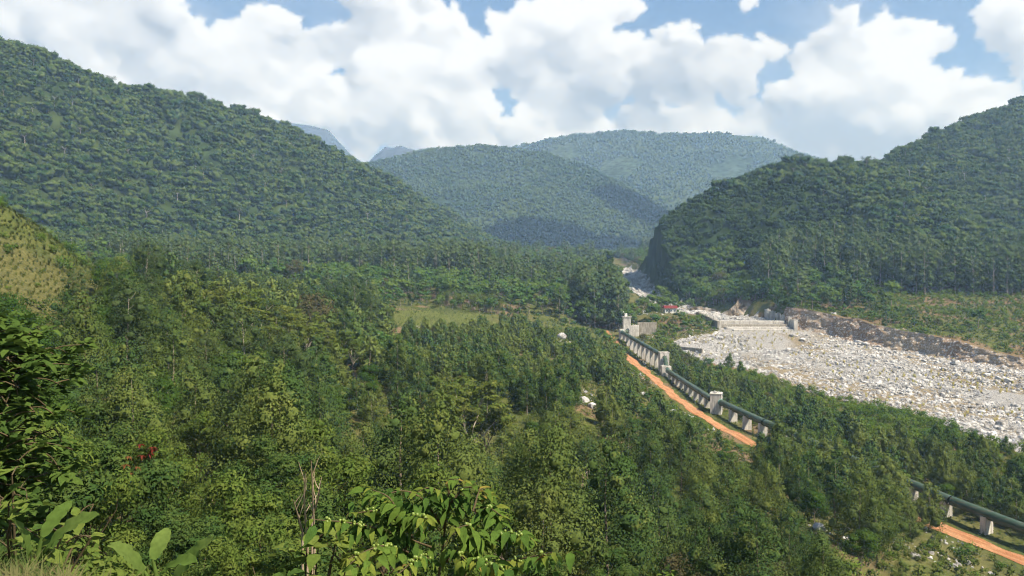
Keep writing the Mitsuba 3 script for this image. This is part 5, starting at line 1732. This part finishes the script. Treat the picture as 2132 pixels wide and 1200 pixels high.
gloss_leaf('coffee_leaf', (0.050, 0.105, 0.024), (0.095, 0.160, 0.030))
gloss_leaf('coffee_leaf_young', (0.135, 0.200, 0.035), (0.190, 0.230, 0.045), .4, .8)
gloss_leaf('coffee_leaf_yellow', (0.260, 0.240, 0.050), (0.30, 0.22, 0.06), .45, .7)
gloss_leaf('leaf_rust', (0.16, 0.065, 0.03), (0.14, 0.085, 0.035), .5, .6)
gloss_leaf('broad_leaf', (0.052, 0.098, 0.024), (0.088, 0.145, 0.032), .42, .6)
gloss_leaf('broad_leaf_light', (0.130, 0.195, 0.040), (0.165, 0.220, 0.050), .45, .8)
gloss_leaf('banana_leaf', (0.120, 0.200, 0.045), (0.160, 0.235, 0.060), .4, .9)
gloss_leaf('red_leaf', (0.13, 0.025, 0.018), (0.14, 0.05, 0.028), .5, .5)
gloss_leaf('close_leaf', (0.045, 0.092, 0.026), (0.085, 0.130, 0.034), .45, .6)
gloss_leaf('close_leaf_light', (0.085, 0.140, 0.030), (0.120, 0.165, 0.036), .45, .6, 4.0)
scene['twig'] = {'type': 'twosided', 'bsdf': {'type': 'diffuse', 'reflectance': proc(lambda p, n, uv: mix((0.12, 0.09, 0.055), (0.08, 0.07, 0.04), noise(p.x * 9, p.y * 9, p.z * 9)))}}
scene['dry_twig'] = {'type': 'twosided', 'bsdf': {'type': 'diffuse', 'reflectance': proc(lambda p, n, uv: mix((0.42, 0.35, 0.26), (0.28, 0.21, 0.14), noise(p.x * 9, p.y * 9, p.z * 9)))}}
scene['berry_skin'] = {'type': 'principled', 'base_color': rgb((0.14, 0.20, 0.035)), 'roughness': .35}

# --- coffee bush at the bottom, right of the middle of the left half
K = numbered('coffee_bush')
tag(K, 'glossy coffee bush with green berries reaching up at the bottom edge', 'bush')
base = np.array([-0.55, 5.9, -4.1])
stems = [curve([base, at(905, 1260, 5.8), at(925, 1120, 5.7), at(935, 1012, 5.6)]), curve([base, at(960, 1230, 5.7), at(985, 1120, 5.5), at(990, 1060, 5.4)]), curve([base, at(860, 1240, 5.6), at(840, 1110, 5.4), at(815, 1050, 5.3)])]
for s in stems:
    part(K, 'stem', limb(s, np.linspace(.022, .007, len(s)), 6), 'twig', True)
BR_ = [  # where each side branch starts and where its tip hangs: bearings and distance
    ((925, 1100, 5.7), (860, 1010, 5.6), (765, 1045, 5.5), .0), ((930, 1060, 5.6), (975, 1000, 5.6), (1035, 1055, 5.5), .1), ((935, 1030, 5.6), (930, 995, 5.6), (965, 1003, 5.5), 0),
    ((900, 1140, 5.6), (760, 1090, 5.2), (650, 1082, 5.0), .9), ((960, 1150, 5.5), (1040, 1105, 5.2), (1100, 1118, 5.1), .9), ((990, 1180, 5.3), (1080, 1165, 5.0), (1150, 1150, 4.9), .5), ((860, 1120, 5.5), (800, 1060, 5.3), (745, 1068, 5.2), .3),
    ((985, 1090, 5.5), (1010, 1050, 5.4), (1045, 1075, 5.3), .2), ((850, 1150, 5.4), (800, 1130, 5.1), (725, 1165, 4.9), .6), ((905, 1180, 5.3), (880, 1150, 5.0), (830, 1195, 4.8), .7), ((960, 1190, 5.2), (990, 1160, 4.9), (1060, 1195, 4.8), .7), ((930, 1170, 5.4), (940, 1130, 5.1), (965, 1165, 4.9), .6), ((830, 1080, 5.3), (815, 1035, 5.3), (775, 1020, 5.3), .0),
    ((940, 1050, 5.6), (900, 1010, 5.5), (870, 1025, 5.4), 0), ((985, 1065, 5.4), (1000, 1010, 5.5), (1020, 1030, 5.5), 0), ((880, 1110, 5.5), (850, 1070, 5.3), (890, 1080, 5.1), .3), ((960, 1120, 5.3), (985, 1090, 5.1), (950, 1100, 5.0), .4)]
leaf_n = 0
for b0, b1, b2, fruit in BR_:
    c = curve([at(*b0), at(*b1), at(*b2)], 30)
    part(K, 'branch', limb(c, np.linspace(.009, .003, 30), 5), 'twig', True)
    L = np.linalg.norm(np.diff(c, axis=0), axis=1).sum()
    n_ = int(np.clip(L / .055, 5, 11))
    for j, t in enumerate(np.linspace(.22, 1.0, n_)):
        k = min(29, int(t * 29))
        d = unit(c[min(29, k + 1)] - c[max(0, k - 1)])
        hd = math.atan2(d[1], d[0])
        for sd in ((-1, 1) if t < .99 else (-1, 1, 0)):
            size = rng.uniform(.085, .135) * (.75 if t > .93 else 1)
            v, f = leaf_shape(size, size * rng.uniform(.34, .42), rng.uniform(.5, 1.3), .22, 1.0, rng.uniform(.02, .06))
            v = oriented(v, c[k] + rng.normal(0, .004, 3), hd + sd * rng.uniform(.8, 1.35), rng.uniform(-.5, .25) + (.35 if b1[1] < 1070 else -.15), rng.normal(0, .35))
            r = rng.random()
            m = 'coffee_leaf_young' if (t > .9 or r < .24) else 'coffee_leaf_yellow' if r > .955 else 'coffee_leaf'
            part(K, 'leaf', (v, f), m, True)
            leaf_n += 1
    if fruit:
        for t in np.arange(.30, .95, .075):
            if rng.random() < fruit + .1:
                k = int(t * 29)
                for i in range(rng.integers(5, 10)):
                    m_ = trimesh.creation.icosphere(1, .0105 * rng.uniform(.8, 1.15))
                    part(K, 'berry', (np.array(m_.vertices) * [1, 1, 1.12] + c[k] + unit(rng.normal(0, 1, 3)) * .017, np.array(m_.faces)), 'berry_skin', True)
c_tip = at(1138, 1156, 4.9)
v, f = leaf_shape(.12, .05, .8, .25)
part(K, 'dead_leaf', (oriented(v, c_tip, -2.9, -.2, .5), f), 'leaf_rust', True)
more = []
for _ in range(24):
    b0, b1, b2, fruit = BR_[rng.integers(len(BR_))]
    c = curve([at(*b0), at(*b1), at(*b2)], 30) + rng.normal(0, .07, 3) * [1, .8, .7] - [0, 0, .06]
    for j, t in enumerate(np.linspace(.1, 1.0, 7)):
        k = min(29, int(t * 29))
        d = unit(c[min(29, k + 1)] - c[max(0, k - 1)])
        for sd in (-1, 1):
            size = rng.uniform(.10, .16)
            v, f = leaf_shape(size, size * rng.uniform(.34, .42), rng.uniform(.5, 1.3), .22, 1.0, rng.uniform(.02, .06))
            more.append((oriented(v, c[k], math.atan2(d[1], d[0]) + sd * rng.uniform(.8, 1.35), rng.uniform(-.6, .2), rng.normal(0, .4)), f))
K2 = part('coffee_bush', 'foliage', join(more), 'coffee_leaf', True)
tag(K2, kind='stuff')
print('coffee leaves', leaf_n)


# --- the leafy tree at the left edge
def rosette_tree(name, label, cat, boughs, leaf_len, leaf_wid, n_parts, mats, droop=(.3, 1.2), per=9, spread=.28, stuffmat='broad_leaf', trunk=None, ros=(2, 5)):
    key = numbered(name)
    tag(key, label, cat)
    made, extra = 0, []
    if trunk is not None:
        part(key, 'trunk', limb(trunk[0], trunk[1], 8), 'bark', 40)
    tips = []
    for c0, c1, c2 in boughs:
        c = curve([c0, c1, c2], 22)
        part(key, 'branch', limb(c, np.linspace(.022, .006, 22), 5), 'twig', True)
        tips += [(c[-1], 1.0)] + [(c[int(k)], .9) for k in rng.uniform(5, 21, rng.integers(*ros))]
    rng.shuffle(tips)
    tips = sorted(tips, key=lambda q: q[0][1])       # the nearest sprays become parts, leaf by leaf
    for tp, sc in tips:
        cen = tp + rng.normal(0, spread, 3) * [1, 1, .7]
        tw = curve([tp, (tp + cen) / 2 + [0, 0, .05], cen], 6)
        extra.append(('twig', limb(tw, np.full(6, .006), 4)))
        for j in range(per):
            s = leaf_len * rng.uniform(.65, 1.2)
            v, f = leaf_shape(s, s * leaf_wid * rng.uniform(.85, 1.15), rng.uniform(*droop), .2, .85, .03, 6)
            v = oriented(v, cen + rng.normal(0, .035, 3), j * 2.4 + rng.uniform(-.4, .4), rng.uniform(-.3, .75) * (1 if j > 2 else 1.2), rng.normal(0, .3))
            if made < n_parts:
                part(key, 'leaf', (v, f), mats[rng.integers(len(mats))], True)
                made += 1
            else:
                extra.append(('leaf', (v, f)))
    lv = [m for k, m in extra if k == 'leaf']
    if lv:
        k2 = part(key, 'foliage', join(lv), stuffmat, True)
        tag(k2, kind='stuff')
    k3 = part(key, 'twig', join([m for k, m in extra if k == 'twig']), 'twig', True)
    tag(k3, kind='stuff')
    return key


tr_ = np.array([[-5.6, 7.8, -4.6], [-5.45, 7.7, -3], [-5.35, 7.6, -1.4], [-5.3, 7.6, -.3]])
bg = []
for px, py, d in [(px * .8 - 8, py + 8, d) for px, py, d in [(20, 700, 7.4), (70, 705, 7.4), (115, 720, 7.5), (40, 745, 7.0), (90, 760, 7.2), (130, 755, 7.6), (10, 790, 7.0), (60, 800, 6.9), (118, 800, 7.3), (142, 850, 7.4), (100, 850, 7.0), (40, 850, 6.8), (150, 885, 7.5), (95, 905, 7.0), (30, 900, 6.7), (125, 935, 7.2), (60, 950, 6.8), (10, 960, 6.6), (105, 985, 7.0), (20, 1030, 6.5), (75, 1010, 6.8), (-30, 760, 7.2), (-40, 860, 7.0), (-30, 960, 6.8), (0, 720, 7.6), (50, 770, 7.7), (110, 780, 7.8), (80, 870, 7.6), (30, 830, 7.6)]]:
    e = at(px, py, d)
    s0 = tr_[2] * .5 + tr_[1] * .5 if py > 870 else tr_[3] * .6 + tr_[2] * .4
    bg.append((s0, (s0 + e) / 2 + [0, 0, .22], e))
rosette_tree('leafy_tree', 'large leaved green tree filling the left edge of the picture', 'tree', bg, .135, .50, 290, ['broad_leaf', 'broad_leaf', 'broad_leaf', 'broad_leaf_light'], per=16, spread=.20, trunk=(tr_, [.10, .09, .07, .05]), ros=(9, 14))
bg = []
r0 = np.array([-3.9, 6.3, -3.3])
for px, py, d in [(25, 990, 5.9), (60, 1000, 6.0), (18, 1050, 5.6), (50, 1060, 5.7), (100, 1075, 5.9), (150, 1060, 6.3), (130, 1110, 5.8), (70, 1120, 5.5), (15, 1110, 5.3), (175, 1085, 6.4), (195, 1050, 6.8), (160, 1010, 6.9), (190, 1120, 6.2)][::2]:
    e = at(px, py, d)
    bg.append((r0, (r0 + e) / 2 + [0, 0, .2], e))
rosette_tree('broad_leaved_shrub', 'pale green shrub with wide soft leaves at the lower left corner', 'shrub', bg, .12, .72, 120, ['broad_leaf_light', 'broad_leaf'], per=6, spread=.16, stuffmat='broad_leaf_light')
bg = []
r0 = np.array([-2.0, 7.3, -4.9])
for px, py, d in [(640, 1125, 6.8), (665, 1118, 6.8), (700, 1120, 6.7), (722, 1128, 6.7), (690, 1160, 6.6), (650, 1170, 6.6), (720, 1185, 6.4)]:
    e = at(px, py, d)
    bg.append((r0, (r0 + e) / 2 + [0, 0, .2], e))
rosette_tree('yellow_green_shrub', 'yellow green wide leaved shrub just left of the coffee bush', 'shrub', bg, .17, .66, 90, ['broad_leaf_light', 'coffee_leaf_young'], per=6, spread=.12, stuffmat='broad_leaf_light')


# --- banana plants
def banana(label, root, leaves):
    key = numbered('banana_plant')
    tag(key, label, 'banana plant')
    root = np.asarray(root, float)
    part(key, 'stem', limb([root - [0, 0, .3], root + [0, 0, .1], root + [.01, 0, .25]], [.07, .06, .04], 8), 'banana_leaf', True)
    for (b, e, w) in leaves:
        b, e = at(*b), at(*e)
        part(key, 'leaf_stalk', limb(curve([root + [.01, 0, .25], (root + [0, 0, .3] + b) / 2 + [0, 0, .05], b], 8), np.linspace(.024, .012, 8), 5), 'banana_leaf', True)
        t = np.linspace(0, 1, 12)
        ax = b + (e - b) * t[:, None] + np.array([0, 0, 1.0]) * (np.sin(np.pi * t) * .06 * np.linalg.norm(e - b))[:, None]
        tn = unit(np.gradient(ax, axis=0))
        side = unit(np.cross(tn, [0.25, -.55, .8]))
        e = b + (e - b) * 1.35
        ax = b + (e - b) * t[:, None] + np.array([0, 0, 1.0]) * (np.sin(np.pi * t) * .08 * np.linalg.norm(e - b))[:, None]
        wd = w / 2 * (np.sin(np.pi * np.clip(t * .9 + .1, 0, 1) ** 1.1) ** .7 + .04)
        wd[-1] *= .3
        up = np.cross(side, tn)
        rows_ = np.stack([ax + side * (wd * k)[:, None] + up * (abs(k) * wd * .35 - .12 * wd * abs(k) ** 3)[:, None] + up * (np.sin(np.arange(12) * 2.3 + k * 2) * .012 * (abs(k) > .8))[:, None] for k in (-1, -.5, 0, .5, 1)], 1)
        part(key, 'leaf', (rows_.reshape(-1, 3), grid_faces(12, 5)), 'banana_leaf', True)
    return key


banana('banana plant with two bright paddle leaves at the lower left, below the large leaved tree', at(70, 1300, 5.5), [((88, 1118, 5.5), (136, 1062, 5.6), .10), ((100, 1138, 5.3), (180, 1090, 5.2), .13), ((62, 1150, 5.4), (30, 1098, 5.2), .12)])
banana('banana plant with torn upright leaves beside the dark bush at bottom left', at(335, 1360, 5.6), [((318, 1165, 5.6), (344, 1116, 5.7), .11), ((360, 1215, 5.4), (424, 1144, 5.3), .11), ((300, 1190, 5.6), (245, 1150, 5.4), .13), ((335, 1195, 5.3), (390, 1178, 5.1), .13)])

# --- bushes and trees of the near slope, with leaves small but seen one by one
def close_tree(rng, h, n, leaf, spread=.36, bare=.22, asp=.42):
    lobes, tr = [], []
    fork = h * bare
    tr.append(limb([[0, 0, -.6], [.05, 0, fork * .6], [0, 0, fork]], [h * .014, h * .011, h * .010], 7))
    for j in range(16):
        a, t = j * 2.4 + rng.uniform(-.5, .5), rng.uniform(0, 1)
        r = h * spread * math.sqrt(t)
        z = h * (.90 - .30 * t ** 1.5 - rng.uniform(0, .38))
        lr = h * rng.uniform(.08, .14)
        lobes.append((r * math.cos(a), r * math.sin(a), max(z, h * bare), lr, lr * .8))
        tr.append(bough([0, 0, fork * rng.uniform(.7, 1)], [r * math.cos(a), r * math.sin(a), z], h * .006, h * .0016, rng, 5, .08))
    return join(tr), crown(lobes, n, leaf, asp, rng, .42, .5, (.2, 1.15), .3)


CT = [group(f'g_close_{k}', trunk=(t, 'twig'), crown=(c, m)) for k, ((t, c), m) in enumerate([(close_tree(rng_(600 + k), 5.0, 9000, .15), ('close_leaf', 'close_leaf_light')[k % 2]) for k in range(4)])]
near_spots = [(250, 21, 880, 'dark bushy tree with forked brown stems and a few red leaves at lower left'), (480, 19.5, 968, 'fresh green bushy tree right of the small clearing at lower left'), (585, 22, 945, 'dense bushy tree behind the bare stems left of the coffee bush'), (700, 25, 938, 'bushy tree behind and left of the coffee bush'),
              (60, 15, 860, 'bushy tree behind the large leaved tree at the left edge'), (165, 17, 905, 'leafy bush right of the large leaved tree'), (400, 15, 1050, 'low bush in front of the small clearing'), (545, 14, 1060, 'dark feathery bush at the bottom between banana and coffee'), (620, 13, 1085, 'small dark bush at the bottom just left of the yellow green shrub'), (460, 13, 1100, 'low dark bush at the bottom right of the banana plant'),
              (800, 27, 960, 'dense tree right behind the coffee bush'), (310, 30, 880, 'tree with dark crown left of the small clearing'), (560, 33, 880, 'dark tree behind the bushes left of the coffee bush'), (660, 38, 870, 'dark round tree uphill of the coffee bush'), (130, 27, 830, 'dense tree behind the large leaved tree'), (20, 24, 800, 'dark tree at the left edge behind the large leaved tree'),
              (1120, 24, 1125, 'low bush right of the coffee bush at the bottom edge'), (1010, 22, 1120, 'bush behind the right side of the coffee bush'), (1250, 36, 1110, 'bush at the bottom edge right of the dry stalks'), (250, 12, 1090, 'low leafy bush right of the first banana plant'), (340, 17, 1010, 'low bush in front of the brown stems of the red leaved tree'),
              (900, 32, 960, 'tree behind the coffee bush, slightly right'), (220, 40, 800, 'dense tree higher behind the red leaved tree'), (420, 52, 850, 'slender tree at the back of the small clearing'), (500, 50, 860, 'tree right of the slender tree behind the clearing')]
for k, (px, d, top, lab) in enumerate(near_spots):
    x = (px - 1066) / F * d
    g0 = float(height(np.array([x, d])))
    h = (600 - top) / F * d - g0
    key = copy_of('near_tree' if h > 3 else 'near_bush', CT[k % 4], placed(x, d, g0 - .15, max(h, .9) / 5.0 * 1.05, rng.uniform(0, 6.28), max(h, .9) / 4.9))
    tag(key, lab, 'tree' if h > 3 else 'bush')
    if k == 0:
        red_host, red_x, red_d = key, x, d
for px, py in [(292, 925), (318, 935), (312, 945), (268, 950), (285, 972), (272, 985), (318, 931), (296, 948), (262, 968)]:
    q = at(px, py, red_d - 2.0)
    vs = []
    for j in range(5):
        v, f = leaf_shape(.15, .055, .9, .2)
        vs.append((oriented(v, q, j * 1.26 + rng.uniform(-.3, .3), rng.uniform(-.6, .2), 0), f))
    part(red_host, 'red_leaf', join(vs), 'red_leaf' if px > 290 else 'leaf_rust', True)

# --- bare stems left of the coffee bush
for px, pts, lab in [(648, [(655, 1130), (652, 1050), (648, 960)], 'tallest bare dry stem standing left of the coffee bush'), (640, [(640, 1120), (632, 1040), (636, 985)], 'bare dry stem second from the left, left of the coffee bush'), (618, [(630, 1110), (618, 1065), (610, 1040)], 'short leaning bare stem, leftmost of the dry stems'), (665, [(650, 1075), (660, 1050), (668, 1005)], 'thin forked bare stem, rightmost of the dry stems')]:
    c = curve([at(a, b, 12.5 - .3 * i) for i, (a, b) in enumerate(pts)], 12)
    c = np.vstack([c[0] - [0, 0, 2.2], c])
    K = numbered('bare_stem')
    part(K, 'stem', limb(c, np.linspace(.022, .007, 13), 6), 'dry_twig', True)
    for t in (5, 8, 10):
        e = c[t] + [rng.normal(0, .18), rng.normal(0, .1), rng.uniform(.15, .4)]
        part(K, 'twig', bough(c[t], e, .010, .004, rng, 4), 'dry_twig', True)
    tag(K, lab, 'dead stem')
for j, (px, d, lab) in enumerate([(1213, 78, 'tall thin pale dead trunk standing in the plantation right of centre'), (1437, 128, 'short forked white dead tree in the plantation below the track')]):
    x = (px - 1066) / F * d
    g0 = float(height(np.array([x, d])))
    h = [(600 - 985) / F * d - g0, 6.0][j]
    K = numbered('dead_tree')
    part(K, 'trunk', limb([[x, d, g0 - .3], [x + .05, d, g0 + h * .5], [x - .02, d, g0 + h]], [.11, .09, .05] if j == 0 else [.22, .17, .08], 7), 'dry_twig', True)
    for i in range(3 + 2 * j):
        z = g0 + h * rng.uniform(.6, .95)
        part(K, 'branch', bough([x, d, z], [x + rng.normal(0, .8 + j), d + rng.normal(0, .6), z + rng.uniform(.3, 1.4)], .05, .015, rng, 5), 'dry_twig', True)
    tag(K, lab, 'dead tree')

# --- grass at the edge of the viewpoint
EG = [group(f'g_edge_{k}', smooth=False, blade=(tuft(rng_(640 + k), .45, 26, .018), 'straw_green')) for k in range(3)]
scene['straw_green'] = {'type': 'twosided', 'bsdf': {'type': 'diffuse', 'reflectance': proc(lambda p, n, uv: mix((0.130, 0.128, 0.054), (0.062, 0.096, 0.026), smoothstep(.35, .65, noise(p.x * 5, p.y * 5, p.z * 5))))}}
p = np.stack([rng.uniform(-6, 3.4, 3200), rng.uniform(3.0, 7.5, 3200)], -1)
q = height(p)
ok = (p[:, 0] < -1.0 + .2 * p[:, 1]) | (rng.random(len(p)) < .35)
p, q = p[ok], terrain(p[ok])
stuff('tall_grass', [EG[i] for i in rng.integers(0, 3, len(p))], [placed(a, b, c - .03, s, r) for (a, b), c, s, r in zip(p, q, rng.uniform(.25, .8, len(p)) * np.where(p[:, 1] < 4.6, .8, 1), rng.uniform(0, 6.28, len(p)))], 'pale straw and green grass on the bank at the bottom left corner')
# low brush that closes the steep slope below the viewpoint
LB = [group(f'g_brush_{k}', leaf=(bush(rng_(660 + k), 1.3, 1500, .10, 0), ('close_leaf', 'close_leaf_light', 'broad_leaf')[k])) for k in range(3)]
p = jitter_grid(-22, 26, 7, 46, 1.35, rng)
keep = (np.hypot(p[:, 0] + 17, p[:, 1] - 44) > 5.0) & (np.abs(p[:, 0]) < 4 + p[:, 1] * .72)
p = p[keep]
p = p[(rng.random(len(p)) < .8)]
p = p[framed(np.c_[p, height(p) + 1.3], 30)]
q = height(p)
stuff('brush', [LB[i] for i in rng.integers(0, 3, len(p))], [placed(a, b, c - .15, s, r) for (a, b), c, s, r in zip(p, q, rng.uniform(.45, 1.2, len(p)), rng.uniform(0, 6.28, len(p)))], 'leafy brush covering the steep slope below the viewpoint')
